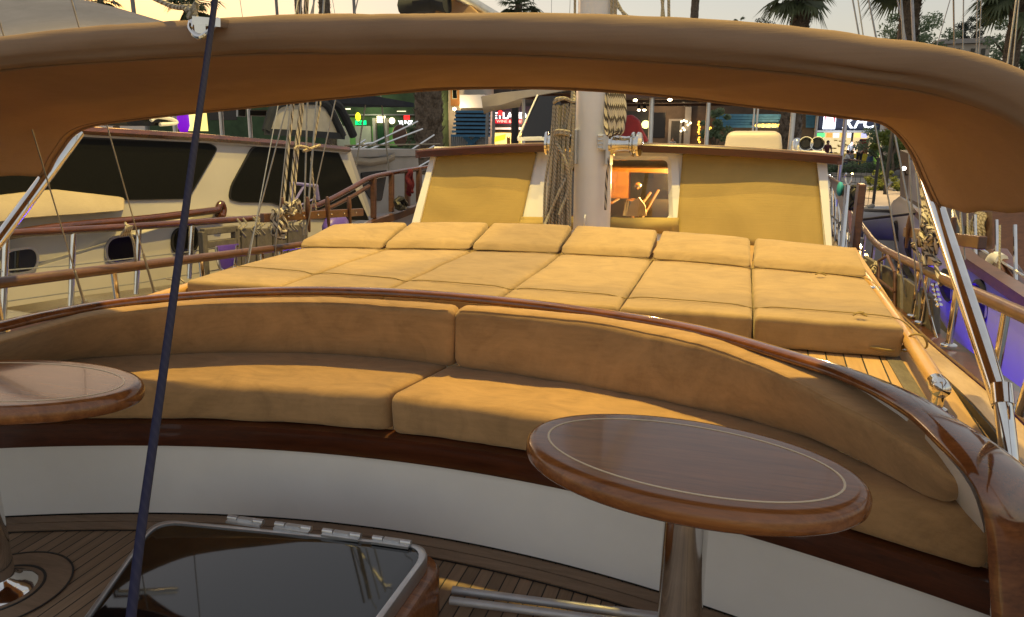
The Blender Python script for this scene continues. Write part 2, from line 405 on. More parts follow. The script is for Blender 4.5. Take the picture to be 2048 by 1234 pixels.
for x in XS:
    y = Yp(x); q = [V(x, y+.03, .29), V(x, y-.010, .29), V(x, y-.014, .298), V(x, y-.014, .362), V(x, y-.026, .366), V(x, y-.028, .384), V(x, y-.012, .390), V(x, y+.03, .390)]; secs.append(q)
mb.loft(secs).build('fascia', M['fascia_wood'], sb, True, 0, None, 30)
# curved rail cap
RP = [(-330, 800, .68), (-150, 705, .725), (0, 655, .75), (200, 613, .775), (400, 592, .79), (600, 583, .80), (800, 588, .80), (1000, 604, .795), (1200, 629, .785), (1400, 664, .77), (1600, 722, .745), (1800, 826, .70), (1900, 874, .67), (1964, 920, .63), (2010, 978, .57), (2040, 1060, .47), (2050, 1150, .37), (2052, 1234, .29), (2050, 1330, .17), (2046, 1440, .03)]
RW = [.07, .065, .06, .056, .052, .052, .054, .056, .058, .060, .062, .13, .145, .16, .17, .175, .175, .175, .175, .175]
CRE = [(-235, 775, .68), (-125, 722, .715), (0, 687, .74), (150, 640, .755), (330, 615, .765), (600, 604, .77), (897, 621, .77), (1060, 632, .77), (1200, 647, .765), (1339, 674, .76), (1448, 705, .755), (1574, 757, .745), (1665, 803, .725), (1762, 858, .695)]
def crease(x):
    for (a, b, z), (c, d, z2) in zip(CRE, CRE[1:]):
        if a <= x <= c: t = (x-a)/(c-a); return U(x, b+(d-b)*t, z+(z2-z)*t)
rq = []
for x, y, z in RP:
    if x < 1750:
        T = crease(max(-230, min(1755, x))); D = sqrt(T.x**2+T.y**2)+(.135 if x > 250 else .12); d = ray(x, y); z = 1.45+d.z*D/sqrt(d.x**2+d.y**2)
    rq.append((x, y, z))
rq = [q for q in rq if q[0] <= 1600]; Z16 = rq[-1][2]
IO = [((1701, 766), (1716, 750), Z16-.004), ((1805, 824), (1828, 796), Z16-.012), ((1879, 893), (1916, 849), Z16-.025), ((1937, 953), (1990, 896), Z16-.045), ((1963, 1005), (2060, 952), Z16-.085), ((1972, 1066), (2116, 1034), Z16-.15), ((1976, 1140), (2126, 1120), Z16-.235), ((1981, 1234), (2130, 1218), Z16-.335), ((1985, 1330), (2132, 1316), Z16-.45), ((1990, 1440), (2134, 1430), Z16-.6)]
cen = [U(*q) for q in rq]; sid = []
for i in range(len(cen)):
    t = (cen[i+1] if i+1 < len(cen) else U(1712, 755, .725))-cen[i-1] if i else cen[1]-cen[0]
    sid.append(V(-t.y, t.x, 0).normalized()*RW[i]/2)
for I_, O_, z in IO: a_, b_ = U(*I_, z), U(*O_, z); cen.append((a_+b_)/2); sid.append((b_-a_)/2)
rail = catmull(cen, 5); sides = [q.normalized() for q in catmull(sid, 5)]; hwid = [q.length for q in catmull(sid, 5)]
secs = []; nprev = V(0, 0, 1)
for i, p in enumerate(rail):
    t = (rail[min(i+1, len(rail)-1)]-rail[max(i-1, 0)]).normalized(); s = sides[i]; n = t.cross(s).normalized()
    if n.dot(nprev) < 0: n = -n
    nprev = n; w = hwid[i]; hgt = .032+.012*min(1, max(0, w-.04)/.04)
    secs.append([p+s*w*cos(a)*(abs(cos(a))**-.35 if abs(cos(a)) > .02 else 1)*.98+n*(hgt*.5*sin(a)*(1.25 if sin(a) > 0 else .8)) for a in [2*pi*k/20 for k in range(20)]])
MB().loft(secs).build('rail_cap', M['rail_wood'], boat)
# white coaming between the cushion end and the rail
zt_ = Z16-.035
tpx = [(1850, 866, zt_), (1888, 906, zt_-.012), (1926, 952, zt_-.03), (1950, 996, zt_-.06), (1966, 1050, zt_-.12)]; bpx = [(1850, 915, .53), (1885, 965, .53), (1912, 1004, .53), (1945, 1040, .53), (1968, 1066, .53)]
ta = catmull([U(*q) for q in tpx], 5); ba = catmull([U(*q) for q in bpx], 5)
mb = MB(); mb.loft([[q, q.lerp(p, .5), p, p+V(.02, .03, 0), q+V(.02, .03, 0)] for p, q in zip(ta, ba)]); mb.build('coaming', M['white'], boat)
MB().loft([[V(p.x+q.x*e, p.y+q.y*e, zz) for e, zz in ((.015, p.z-.012), (.015, .55), (.03, .55), (.03, p.z-.012))] for p, q in list(zip(rail, sides))[38:61]]).build('coaming', M['white'], boat)
# raised foredeck
dk = [V(p.x, p.y, .57) for p in rail[8:62]]
dk = [p+sides[8+i]*(.22 if i+8 < 22 else .22-.011*(i+8-22) if i+8 < 30 else .13) for i, p in enumerate(dk)]+[V(.705, 1.95, .57), V(.708, 2.3, .57), V(.722, 3.3, .57), V(.79, 5.5, .57), V(-2.635, 5.5, .57), V(-2.56, 3.3, .57), V(-2.525, 2.3, .57), V(-2.52, 1.95, .57)]
MB().prism(dk, (0, 0, .03)).build('foredeck', M['teak_deck'], boat, False)
for sx, nm in ((1, 'r'), (-1, 'l')):
    xe = lambda Y: CX+sx*hw(Y)
    Ys = [1.0+i*.2 for i in range(71)]
    def strip(a, b, z0, z1, name, mat, y0=1.99, y1=15):
        MB().loft([[V(CX+sx*(hw(Y)+a), Y, sheer(Y)+z0), V(CX+sx*(hw(Y)+b), Y, sheer(Y)+z0), V(CX+sx*(hw(Y)+b), Y, sheer(Y)+z1), V(CX+sx*(hw(Y)+a), Y, sheer(Y)+z1)] for Y in Ys if y0 <= Y <= y1]).build(name, mat, boat, True, 0, None, 30)
    strip(.0, .10, -.01, .02, 'bulwark_cap', M['fascia_wood'], 1.3)
    strip(-.085, -.004, -.03, .006, 'covering_board', M['plank'], 1.3)
    strip(-.091, -.0855, -.03, .003, 'caulking', M['black'])
    strip(-.6, -.092, -.05, -.012, 'side_deck', M['teak_grey'], 5.3, 15)
for sx in (1, -1):                     # grey king plank under each handrail
    MB().prism([V(CX+sx*1.485, 2.2, .6), V(CX+sx*1.535, 2.2, .6), V(CX+sx*1.55, 5.3, .6), V(CX+sx*1.50, 5.3, .6)], (0, 0, .004)).build('king_plank', M['grey_wood'], boat, False)
# grab rails on deck
for sx in (1, -1):
    pts = [V(CX+sx*1.585, 4.9, .655), V(CX+sx*1.58, 4.2, .662), V(CX+sx*1.57, 3.2, .668), V(CX+sx*1.548, 2.43, .672)]
    g = MB().tube(catmull(pts, 8), .0265, 14).build('handrail', M['bamboo'], boat)
    e = pts[-1]; m2 = MB(); m2.lathe(e, [(0, .0), (.027, .0), (.028, .03), (.030, .055), (.026, .075), (.012, .084), (0, .085)], 20, V(-sx*.02, -1, 0))
    m2.lathe(e+V(0, -.042, -.075), [(.03, 0), (.03, .006), (.018, .012), (.017, .055), (.02, .075)], 16)
    m2.build('end_fitting', M['chrome'], g)
    for Y in (3.0, 3.75, 4.5):
        m3 = MB(); m3.lathe((CX+sx*(1.55+.012*(Y-2.4)), Y, .598), [(.026, 0), (.026, .005), (.012, .01), (.012, .05), (.03, .056), (.03, .09), (.0, .094)], 12); m3.build('bracket', M['chrome'], g)
# side guard rails
def guard(sx, name='guard_rail'):
    zr = lambda Y: sheer(Y)+(.275 if sx > 0 else .195)-(.0 if Y > 2.3 else .09*(Y-2.3))
    pts = [V(CX+sx*(hw(Y)+.03), Y, zr(Y)) for Y in (1.2, 1.7, 2.2, 2.7, 3.2, 3.7, 4.3, 5, 6, 7, 8, 9)]
    g = MB().tube(catmull(pts, 4), .023, 12).build(name, M['old_wood'], boat)
    for Y in (1.55, 2.05, 2.62, 3.2, 3.75, 3.95, 4.5, 5.2, 6.0, 7.0, 8.0):
        x = CX+sx*(hw(Y)+.03); z0 = sheer(Y)+.03; m = MB(); m.tube([V(x, Y, z0), V(x, Y, zr(Y))], .0135, 10)
        m.lathe((x, Y, z0), [(.03, 0), (.03, .006), (.02, .012), (0, .013)], 14); m.build('stanchion', M['chrome'], g)
    return g
guard(1); guard(-1)
# ---------------------------------------------------------------- mast
MC = V(-.948, 4.95, .6)
mast = thing('mast', MC, 'thick white painted mast standing behind the sun pads with chrome winches', 'mast')
MB().lathe(MC, [(.125, 0), (.125, .4), (.118, 3), (.11, 9), (.085, 13)], 40).build('pole', M['mast'], mast)
MB().lathe(MC, [(.165, 0), (.165, .03), (.14, .05), (.132, .12), (.126, .125), (.126, .13)], 40).build('base_collar', M['mast'], mast)
mb = MB(); mb.tube([MC+V(-.02, -.126, .17), MC+V(-.02, -.145, .19), MC+V(-.02, -.145, .22), MC+V(-.02, -.126, .24)], .006, 6); mb.build('cleat', M['mast'], mast)
def winch(x0, sx, z):
    c = V(x0, 4.86, z); w = MB(); ax = V(sx, -.12, 0)
    w.lathe(c, [(.075, 0), (.075, .015), (.06, .02), (.052, .05), (.048, .10), (.052, .125), (.075, .14), (.078, .15), (.05, .155), (.05, .17), (.078, .175), (.074, .19), (.03, .195), (0, .196)], 28, ax)
    o = w.build('winch', M['chrome'], mast)
    b = MB(); b.box(c+V(-sx*.012, 0, -.02), (.03, .12, .22)); b.build('winch_bracket', M['alu'], o, False, .004)
winch(-.815, 1, 1.30); winch(-1.06, -1, 1.30)
mb = MB(); mb.bar(UY(1206, 268, 4.83), UY(1206, 300, 4.83), .06, .05, V(0, 1, 0)); 
for k in range(4): mb.box(UY(1200, 272+k*8, 4.80), (.035, .012, .012))
mb.build('rope_clutch', M['alu'], mast, False, .004)
def wire(mb, a, b, r=.006): mb.tube([a, b], r, 6)
rig = MB(); top = MC+V(0, 0, 11.5)
for a in (V(CX, -2.9, .9), V(CX+.04, -1.4, .9)): wire(rig, a, top, .008)
rig.build('forestay', M['wire'], mast)
for sx in (1, -1):
    r2 = MB()
    for Y, h in ((3.55, 6.5), (3.85, 11.3), (4.15, 6.5)):
        wire(r2, V(CX+sx*(hw(Y)+.02), Y, sheer(Y)+.1), MC+V(sx*.1, 0, h), .004)
    r2.build('shroud', M['wire'], mast)
sp = MB()
for h, w in ((6.4, 1.3), (9.2, .9)): sp.tube([MC+V(-w, .05, h), MC+V(w, .05, h)], .03, 8)
sp.build('spreader', M['mast'], mast)
bm_ = MB(); bm_.tube([MC+V(0, .2, 2.3), MC+V(0, 6, 2.9)], .09, 16); bm_.build('boom', M['mast'], mast)
# deck floodlight on the mast (the warm light on the pads)
fl_ = thing('deck_floodlight', (CX, 4.70, 7.0), 'warm deck floodlight fixed high on the front of the white mast', 'floodlight')
mb = MB(); mb.box((CX, 4.72, 7.06), (.24, .10, .08)); mb.bar(V(CX, 4.73, 7.07), V(CX, 4.86, 7.07), .04, .03); mb.build('housing', M['black'], fl_, False, .008)
# ---------------------------------------------------------------- wheelhouse
wh = thing('wheelhouse', (CX, 6.5, .6), 'white wheelhouse with brown roof edge and one lit middle window behind the mast', 'wheelhouse')
W0, W1 = V(0, 5.40, .6), V(0, 5.72, 1.24)
WU = (W1-W0).normalized(); WN = V(0, -WU.z, WU.y)         # outward normal (towards the bow)
def UW(px, py, off=0):
    d = ray(px, py); p0 = W0+WN*off; t = (p0-CAM).dot(WN)/d.dot(WN); return CAM+d*t
wl, wr = CX-1.53, CX+1.53
def fw(x, v): return V(x, W0.y, W0.z)+(W1-W0)*v
win_o = [UW(1081, 447), UW(1350, 447), UW(1346, 309), UW(1097, 309)]
o0 = [fw(wl-.02, -.15), fw(wr+.02, -.15), fw(wr-.05, 1), fw(wl+.05, 1)]
mb = MB()
hole = win_o
for a in range(4):
    b = (a+1) % 4; q = [o0[a], o0[b], hole[b], hole[a]]; mb.prism(q, WN*-.05)
for sx, x in ((-1, wl), (1, wr)):     # side walls
    mb.prism([V(x+sx*.02, 5.36, .4), V(x+sx*.02, 9.2, .35), V(x-sx*.05, 9.2, 1.0), V(x-sx*.05, 5.73, 1.22)], (-sx*.04, 0, 0))
mb.prism([V(wl, 9.2, .35), V(wr, 9.2, .35), V(wr, 9.2, 1.0), V(wl, 9.2, 1.0)], (0, .04, 0))
mb.build('wall', M['white'], wh, False)
fr = MB(); ro = rounded([UW(1070, 452, .014), UW(1362, 452, .014), UW(1356, 303, .014), UW(1088, 303, .014)], .06, 6); ri = rounded([UW(1084, 444, .014), UW(1347, 444, .014), UW(1342, 313, .014), UW(1100, 313, .014)], .05, 6)
ri2 = rounded([UW(1090, 438, -.03), UW(1338, 438, -.03), UW(1335, 320, -.03), UW(1104, 320, -.03)], .045, 6)
fr.loft([ro, ri], True, False); fr.loft([ri, ri2], True, False); fr.loft([[p-WN*.02 for p in ro], ro], True, False)
w_ = fr.build('window', M['white'], wh, True, 0, None, 30)
gl = NT('window_glass'); gl.set(Base_Color=(1, 1, 1, 1), Roughness=.01, Transmission_Weight=1.0, IOR=1.12)
tr = gl.new('ShaderNodeBsdfTransparent'); tr.inputs[0].default_value = (.8, .8, .76, 1); gs = gl.new('ShaderNodeBsdfGlossy'); gs.inputs['Roughness'].default_value = .02
lw = gl.new('ShaderNodeFresnel', IOR=1.7); mx = gl.new('ShaderNodeMixShader'); gl.link(lw.outputs[0], mx.inputs[0]); gl.link(tr.outputs[0], mx.inputs[1]); gl.link(gs.outputs[0], mx.inputs[2]); gl.link(mx.outputs[0], gl.n['Material Output'].inputs[0])
MB().prism([p-WN*.002 for p in ri2], WN*-.006).build('pane', gl.m, w_, False)
# interior seen through the window
iw = wood('interior_wood', (.32, .13, .03, 1), (.52, .25, .07, 1), .35, .4, (2, 2, 14)); idk = simple('interior_dark', (.02, .017, .013, 1), .12, 0, .3, 4)
mb = MB(); Yi = 6.9
mb.box((CX, Yi+.04, .73), (2.9, .06, .72)); mb.box((CX, 6.3, .40), (2.9, 1.2, .04)); mb.box((CX, 6.32, 1.10), (2.8, 1.1, .012))
inr = mb.build('interior', iw, wh, False)
mb = MB(); a = UY(1262, 345, Yi-.02); b = UY(1345, 470, Yi-.02); mb.box(((a.x+b.x)/2, Yi-.005, (a.z+b.z)/2), (b.x-a.x, .03, a.z-b.z))
a = UY(1060, 330, Yi-.02); b = UY(1205, 470, Yi-.02); mb.box(((a.x+b.x)/2, Yi-.005, (a.z+b.z)/2), (b.x-a.x, .03, a.z-b.z))
a = UY(1205, 396, 6.4); b = UY(1350, 470, 6.4); mb.box(((a.x+b.x)/2, 6.43, (a.z+b.z)/2), (b.x-a.x, .06, a.z-b.z))
mb.build('cabinet', idk, inr, False)
mb = MB()
for p0, p1 in (((1302, 385), (1262, 438)), ((1318, 380), (1282, 440)), ((1238, 398), (1212, 412))): mb.tube([UY(*p0, 6.25), UY(*p1, 6.15)], .012, 8)
mb.sphere(UY(1276, 372, 6.2), .03); mb.lathe(UY(1265, 430, 6.1), [(.001, 0), (.09, .0), (.06, .12), (.0, .14)], 16)
mb.build('helm_fittings', M['chrome'], inr)
mb = MB(); mb.prism([UY(1252, 432, 6.0), UY(1292, 432, 6.0), UY(1290, 412, 6.0), UY(1278, 395, 6.0), UY(1262, 404, 6.0)], (0, .04, 0)); mb.build('reflection_sheet', M['clearplastic'], inr)  # grey sheet added in place of the reflection in the pane
# roof
rz = lambda x: 1.282-.066*((x-CX)/1.55)**2
xs = [wl-.035+i*(3.13)/24 for i in range(25)]
Yf = lambda x: 5.565-.02*(1-((x-CX)/1.55)**2)
mb = MB(); mb.loft([[V(x, Yf(x)+.03, rz(x)-.045), V(x, 9.4, rz(x)-.245), V(x, 9.4, rz(x)-.204), V(x, Yf(x)+.03, rz(x)-.004)] for x in xs]); rf = mb.build('roof', M['white'], wh, True, 0, None, 30)
mb = MB(); mb.loft([[V(x, Yf(x)+.03, rz(x)-.062), V(x, Yf(x)-.004, rz(x)-.058), V(x, Yf(x)-.008, rz(x)-.01), V(x, Yf(x), rz(x)), V(x, Yf(x)+.03, rz(x)+.002)] for x in xs])
for sx in (-1, 1):
    x = CX+sx*1.565; mb.bar(V(x, 5.56, rz(x)-.03), V(x, 9.4, rz(x)-.23), .03, .062)
mb.build('roof_edge', M['fascia_wood'], rf, True, 0, None, 35)
mb = MB(); mb.loft([[V(x, Yf(x)+.002, rz(x)+.003), V(x, Yf(x)+.03, rz(x)+.004), V(x, Yf(x)+.03, rz(x)+.009), V(x, Yf(x)+.002, rz(x)+.008)] for x in xs]); mb.build('roof_bead', M['plank'], rf, True, 0, None, 35)
mb = MB()
for px, py in ((1058, 297), (1072, 304), (1364, 305)):
    p = UW(px, py, .02); mb.lathe(p, [(.012, 0), (.012, .012), (.0, .016)], 10, WN)
mb.build('knob', M['black'], wh)
# canvas covers over the outer windows, edged by white boards
def cover(pts, label, nx=26, ny=14, seed=0):
    a, b, c, d = pts; g = [[None]*(nx+1) for _ in range(ny+1)]
    mb = MB(); vs = []
    for j in range(ny+1):
        for i in range(nx+1):
            u, v = i/nx, j/ny; p = (a*(1-u)+b*u)*(1-v)+(d*(1-u)+c*u)*v
            n = noise.noise(V(u*2.2+seed, v*1.3, 1))*.008+abs(noise.noise(V(u*1.8+v*1.6+seed, u-v, 4)))*-.012+sin(pi*u)*sin(pi*v)*.01
            vs.append(p+WN*(n+.022))
    mb.add(vs, [(j*(nx+1)+i, j*(nx+1)+i+1, (j+1)*(nx+1)+i+1, (j+1)*(nx+1)+i) for j in range(ny) for i in range(nx)])
    o = mb.build('window_cover', M['cover'], None); s = o.modifiers.new('s', 'SOLIDIFY'); s.thickness = .006; s.offset = -1
    tag(o, label, 'cover', 'canvas covers on the wheelhouse front'); return o
cover([UW(836, 462), UW(1040, 462), UW(1075, 303), UW(872, 308)], 'yellowish canvas window cover left of the mast, with diagonal creases')
cover([UW(1352, 478), UW(1648, 505), UW(1632, 310), UW(1366, 303)], 'yellowish canvas window cover right of the lit window, plain and smooth', seed=9)
fl2 = MB(); a, b, c, d = UW(1040, 462), UW(1358, 470), UW(1358, 438), UW(1044, 436); vs = []
for j in range(7):
    for i in range(25):
        u, v = i/24, j/6; p = (a*(1-u)+b*u)*(1-v)+(d*(1-u)+c*u)*v; vs.append(p+WN*(.03+.03*noise.noise(V(u*5, v*2, 7))+.03*sin(pi*(1-v))))
fl2.add(vs, [(j*25+i, j*25+i+1, (j+1)*25+i+1, (j+1)*25+i) for j in range(6) for i in range(24)])
o = fl2.build('canvas_flap', M['cover'], None); s = o.modifiers.new('s', 'SOLIDIFY'); s.thickness = .006; tag(o, 'crumpled strip of canvas below the lit window behind the mast foot', 'canvas')
mb = MB(); mb.prism([UW(822, 462, .01), UW(838, 462, .01), UW(876, 306, .01), UW(866, 306, .01)], WN*.03); mb.build('corner_board', M['white'], wh, False, .004); mb = MB(); mb.prism([UW(1652, 508, .01), UW(1664, 508, .01), UW(1652, 308, .01), UW(1631, 308, .01)], WN*.03); mb.build('corner_board', M['white'], wh, False, .004)
# ---------------------------------------------------------------- sofa cushions
# back rest: stations of (x, y of seat junction), (x, y of front top crease), z of crease, (x,y) of back edge
J1 = [(-230, 815, -235, 775, .68), (-120, 775, -125, 722, .715), (0, 742, 0, 687, .74), (150, 722, 150, 640, .755), (330, 713, 330, 615, .765), (600, 711, 600, 604, .77), (760, 720, 760, 611, .77), (886, 735, 886, 620, .77)]
J2 = [(924, 740, 924, 621, .77), (1050, 758, 1060, 632, .77), (1193, 782, 1200, 647, .765), (1330, 811, 1339, 674, .76), (1448, 836, 1448, 705, .755), (1583, 872, 1574, 757, .745), (1672, 908, 1665, 803, .725), (1753, 948, 1762, 856, .70), (1830, 990, 1850, 915, .675), (1872, 1006, 1898, 952, .655)]
def backrest(J, seed, soft):
    A = catmull([U(a, b, .53) for a, b, c, d, z in J], 6); B = catmull([U(c, d, z) for a, b, c, d, z in J], 6); secs = []
    for i in range(len(A)):
        t = A[min(i+1, len(A)-1)]-A[max(i-1, 0)]; n = V(-t.y, t.x, 0).normalized(); k = i/(len(A)-1)
        th = .095 if seed == 1 else .095+.085*max(0, min(1, (k-.3)/.35))
        q = rounded([A[i]+V(0, 0, .004), B[i], B[i]+n*th+V(0, 0, .012), A[i]+n*th-V(0, 0, .012)], [.035, .035, .045, .03], 5); secs.append(q)
    secs = wob(softcaps(secs, .035), .0045, 7, seed); PIP.clear(); PIP.extend([q[9] for q in secs[3:-3]]); return MB().loft(secs)
PIP = []
o = backrest(J1, 1, .03).build('back_cushion', M['suede'], None, True, 0, None, 80); MB().tube(PIP, .0028, 6).build('piping', M['suede'], o); tag(o, 'left tan suede back cushion of the curved seat, behind the blue rope', 'cushion', 'suede cushions on the curved seat')
o = backrest(J2, 5, .03).build('back_cushion', M['suede'], None, True, 0, None, 80); MB().tube(PIP, .0028, 6).build('piping', M['suede'], o); tag(o, 'right tan suede back cushion of the curved seat, with a free right end', 'cushion', 'suede cushions on the curved seat')
JX = catmull([U(a, b, .53) for a, b, c, d, z in J1[:-1]]+[U(904, 737, .53)]+[U(a, b, .53) for a, b, c, d, z in J2[1:]], 8)
def Yb(x):
    for p, q in zip(JX, JX[1:]):
        if p.x <= x <= q.x: return p.y+(q.y-p.y)*(x-p.x)/max(1e-6, q.x-p.x)
    return JX[0].y if x < JX[0].x else JX[-1].y
_Yb = Yb
def Yb(x): return max(_Yb(x), 2.36) if x < -2.0 else max(_Yb(x), 1.99) if x > .3 else _Yb(x)
def seat(x0, x1, seed, skew0=0, skew1=0):
    secs = []; N = 34
    for i in range(N+1):
        k = i/N; xf = x0+(x1-x0)*k; xb = xf+skew0*(1-k)+skew1*k; yf = Yp(xf)-.022; yb = Yb(xb)+.05
        f0, f1 = V(xf, yf+.01, .392), V(xf, yf+.006, .535); b0, b1 = V(xb, yb, .392), V(xb, yb, .535)
        q = rounded([f0, f1, b1, b0], [.03, .05, .02, .02], 6); secs.append(q)
    secs = wob(softcaps(secs, .035), .005, 6, seed)
    for q in secs:
        for i, p in enumerate(q):
            if p.z > .5: q[i] = p+V(0, 0, .008*noise.noise(V(p.x*2, p.y*3, seed)))
    return MB().loft(secs)
o = seat(-2.66, -1.155, 2, 0, .085).build('seat_cushion', M['suede'], None, True, 0, None, 80); tag(o, 'left tan suede seat cushion of the curved bow seat, behind the left round table', 'cushion', 'suede cushions on the curved seat')
o = seat(-1.075, .605, 8, .085, .0).build('seat_cushion', M['suede'], None, True, 0, None, 80); tag(o, 'right tan suede seat cushion of the curved bow seat, behind the oval table', 'cushion', 'suede cushions on the curved seat')
# ---------------------------------------------------------------- sun pads and head rests
EX = [-2.465, -1.965, -1.465, -.945, -.432, .086, .612]
FYv = [2.80, 2.82, 2.85, 2.86, 2.88, 2.885, 2.89]
SY = [3.74, 3.84, 3.95, 3.98, 3.97, 3.88, 3.76]
BZ = [.775, .80, .80, .80, .795, .785, .775]
orda = ['far left sun pad of the six, beside the left handrail', 'second sun pad from the left handrail', 'third sun pad from the left, crossed by the shadow of the mast', 'sun pad straight in front of the mast, right of the mast shadow', 'second sun pad from the right handrail', 'far right sun pad of the six, tied to the right handrail with cord']
ordb = ['leftmost of the six tan head rests, beside the neighbour boat', 'second tan head rest from the left', 'third tan head rest from the left, left of the mast foot', 'tan head rest directly in front of the mast foot', 'tan head rest in front of the right canvas cover, second from the right', 'rightmost tan head rest, with a knot of cord on it']
for i in range(6):
    g = .004; a, b = EX[i]+g, EX[i+1]-g
    p8 = [V(a, FYv[i]-.015, .603), V(b, FYv[i+1]-.015, .603), V(b, SY[i+1]+.3, .603), V(a, SY[i]+.3, .603), V(a, FYv[i], .722), V(b, FYv[i+1], .722), V(b, SY[i+1]+.3, .715), V(a, SY[i]+.3, .715)]
    o = weld(cushion(p8, .021, .005, .005, i+1, 16).build('sun_pad', M['suede_pad'], None)); tag(o, 'tan suede '+orda[i], 'sun pad', 'six sun pads on the foredeck')
    p8 = [V(a+.005, SY[i]+.01, .722), V(b-.005, SY[i+1]+.01, .722), V(b-.005, SY[i+1]+.40, .722), V(a+.005, SY[i]+.40, .722), V(a+.005, SY[i]+.05, .762), V(b-.005, SY[i+1]+.05, .762), V(b-.01, SY[i+1]+.39, BZ[i+1]+.035), V(a+.01, SY[i]+.39, BZ[i]+.035)]
    o = weld(cushion(p8, .017, .005, .007, i+11, 12).build('head_rest', M['suede_pad'], None)); tag(o, ordb[i], 'head rest', 'six head rests on the sun pads')
def cord(pts, r, mat, name, label, cat='cord', n=7, sm=3):
    o = MB().tube(catmull(pts, sm), r, n).build(name, M[mat], None); return tag(o, label, cat)
def padline(f0, f1, yy):
    out = []
    for i in range(6):
        for k in range(1, 8):
            u = k/8; w = 1-(2*u-1)**4; out.append(V(EX[i]+(EX[i+1]-EX[i])*u, yy(i+u), .7215+.006*w+f0))
        out.append(V(EX[i+1], yy(i+1), .716+f1))
    return out
pts = [V(-2.60, 3.2, .66), V(-2.47, 3.16, .72)]+padline(.004, .004, lambda q: 3.13-.02*q)+[V(.655, 3.0, .69)]
o = cord(pts, .0024, 'cover', 'cord', 'thin cord tied across the lower third of the six sun pads')
for px, py, lb in ((1718, 629, 'small knot of cord on the far right sun pad, lower cord'), (1640, 548, 'small knot of cord on the far right head rest')):
    c = U(px, py, .742); k = MB(); k.tube(catmull([c+V(-.02, 0, -.004), c+V(.0, .012, .006), c+V(.014, -.008, .01), c+V(-.01, -.01, .006), c+V(.006, .012, .002), c+V(.028, .0, -.004)], 5), .0035, 6); tag(k.build('knot', M['cover'], None), lb, 'knot')
pts = [V(-2.47, 3.73, .72)]+padline(.006, .006, lambda q: SY[min(6, int(q))]*(1-(q-int(q)))+SY[min(6, int(q)+1)]*(q-int(q))-.006)+[V(.655, 3.66, .69)]
cord(pts, .0024, 'cover', 'cord', 'thin cord tied along the foot of the six head rests')
k = MB(); c = V(.615, 2.93, .63)
k.tube(catmull([V(.50, 2.875, .64), V(.57, 2.87, .635), c, V(.625, 2.86, .70), V(.66, 2.84, .705), V(.68, 2.86, .66), V(.63, 2.88, .635), V(.60, 2.9, .63)], 6), .004, 7)
k.tube(catmull([c, c+V(.02, .02, .02), c+V(-.01, .03, .03), c+V(.015, -.02, .02), c], 5), .006, 7); tag(k.build('cord', M['cover'], None), 'loop of pale cord lashing the pad corner to the right handrail', 'cord')
k = MB(); c = V(-2.53, 2.86, .675)
k.tube(catmull([V(-2.64, 2.88, .70), V(-2.56, 2.84, .705), V(-2.50, 2.83, .67), V(-2.46, 2.86, .64), V(-2.52, 2.90, .655), V(-2.60, 2.90, .72)], 6), .004, 7); tag(k.build('cord', M['rope'], None), 'loop of pale cord lashing the far left pad to the left handrail', 'cord')
# ---------------------------------------------------------------- tables
def table(c, a, b, rot, z, label, base):
    t = thing('pedestal_table', (c[0], c[1], 0), label, 'table', 'varnished tables on chrome legs')
    X = V(cos(rot), sin(rot), 0); Y = V(-sin(rot), cos(rot), 0); C = V(c[0], c[1], z)
    def ring(s, dz, n=72): return [C+X*(a-s)*cos(2*pi*k/n)+Y*(b-s)*sin(2*pi*k/n)+V(0, 0, dz) for k in range(n)]
    prof = [(.10, -.054), (.020, -.054), (.008, -.050), (.002, -.043), (0, -.034), (.0005, -.020), (.004, -.011), (.010, -.004), (.020, -.0006), (.03, 0), (.09, .0)]
    MB().loft([ring(s, d) for s, d in prof]).build('tabletop', M['table_wood'], t, True, 0, None, 60)
    il = MB(); il.loft([ring(.058, .0), ring(.058, .0012), ring(.053, .0012), ring(.053, .0)], True, False); il.build('inlay', M['inlay'], t)
    MB().tube([V(base[0], base[1], 0), V(base[0], base[1], z-.05)], .053, 32).build('leg', M['chrome'], t)
    MB().lathe((base[0], base[1], .002), [(.0, 0), (.11, 0), (.11, .005), (.10, .014), (.08, .022), (.062, .034), (.054, .05)], 36).build('base_plate', M['chrome'], t)
    return t
table((-.075, 1.618), .392, .232, radians(-9), .70, 'oval varnished table with a pale inlaid line, on a chrome leg, front right', (-.066, 1.628))
table((-2.045, 1.545), .425, .215, radians(8), .70, 'oval varnished table partly out of frame at the left, on a chrome leg', (-2.165, 1.49))
mb = MB(); bc = V(-2.165, 1.49, 0)
for r0, r1 in ((.125, .133), (.205, .211)):
    n = 60; mb.loft([[bc+V(r*cos(2*pi*k/n), r*sin(2*pi*k/n), zz) for k in range(n)] for r, zz in ((r0, .004), (r0, .007), (r1, .007), (r1, .004))], True, False)
mb.build('caulking', M['black'], boat, False)
n = 60; MB().loft([[bc+V(r*cos(2*pi*k/n), r*sin(2*pi*k/n), zz) for k in range(n)] for r, zz in ((.02, .005), (.21, .005), (.21, .001))], True, False).build('table_ring', M['margin'], boat, False)
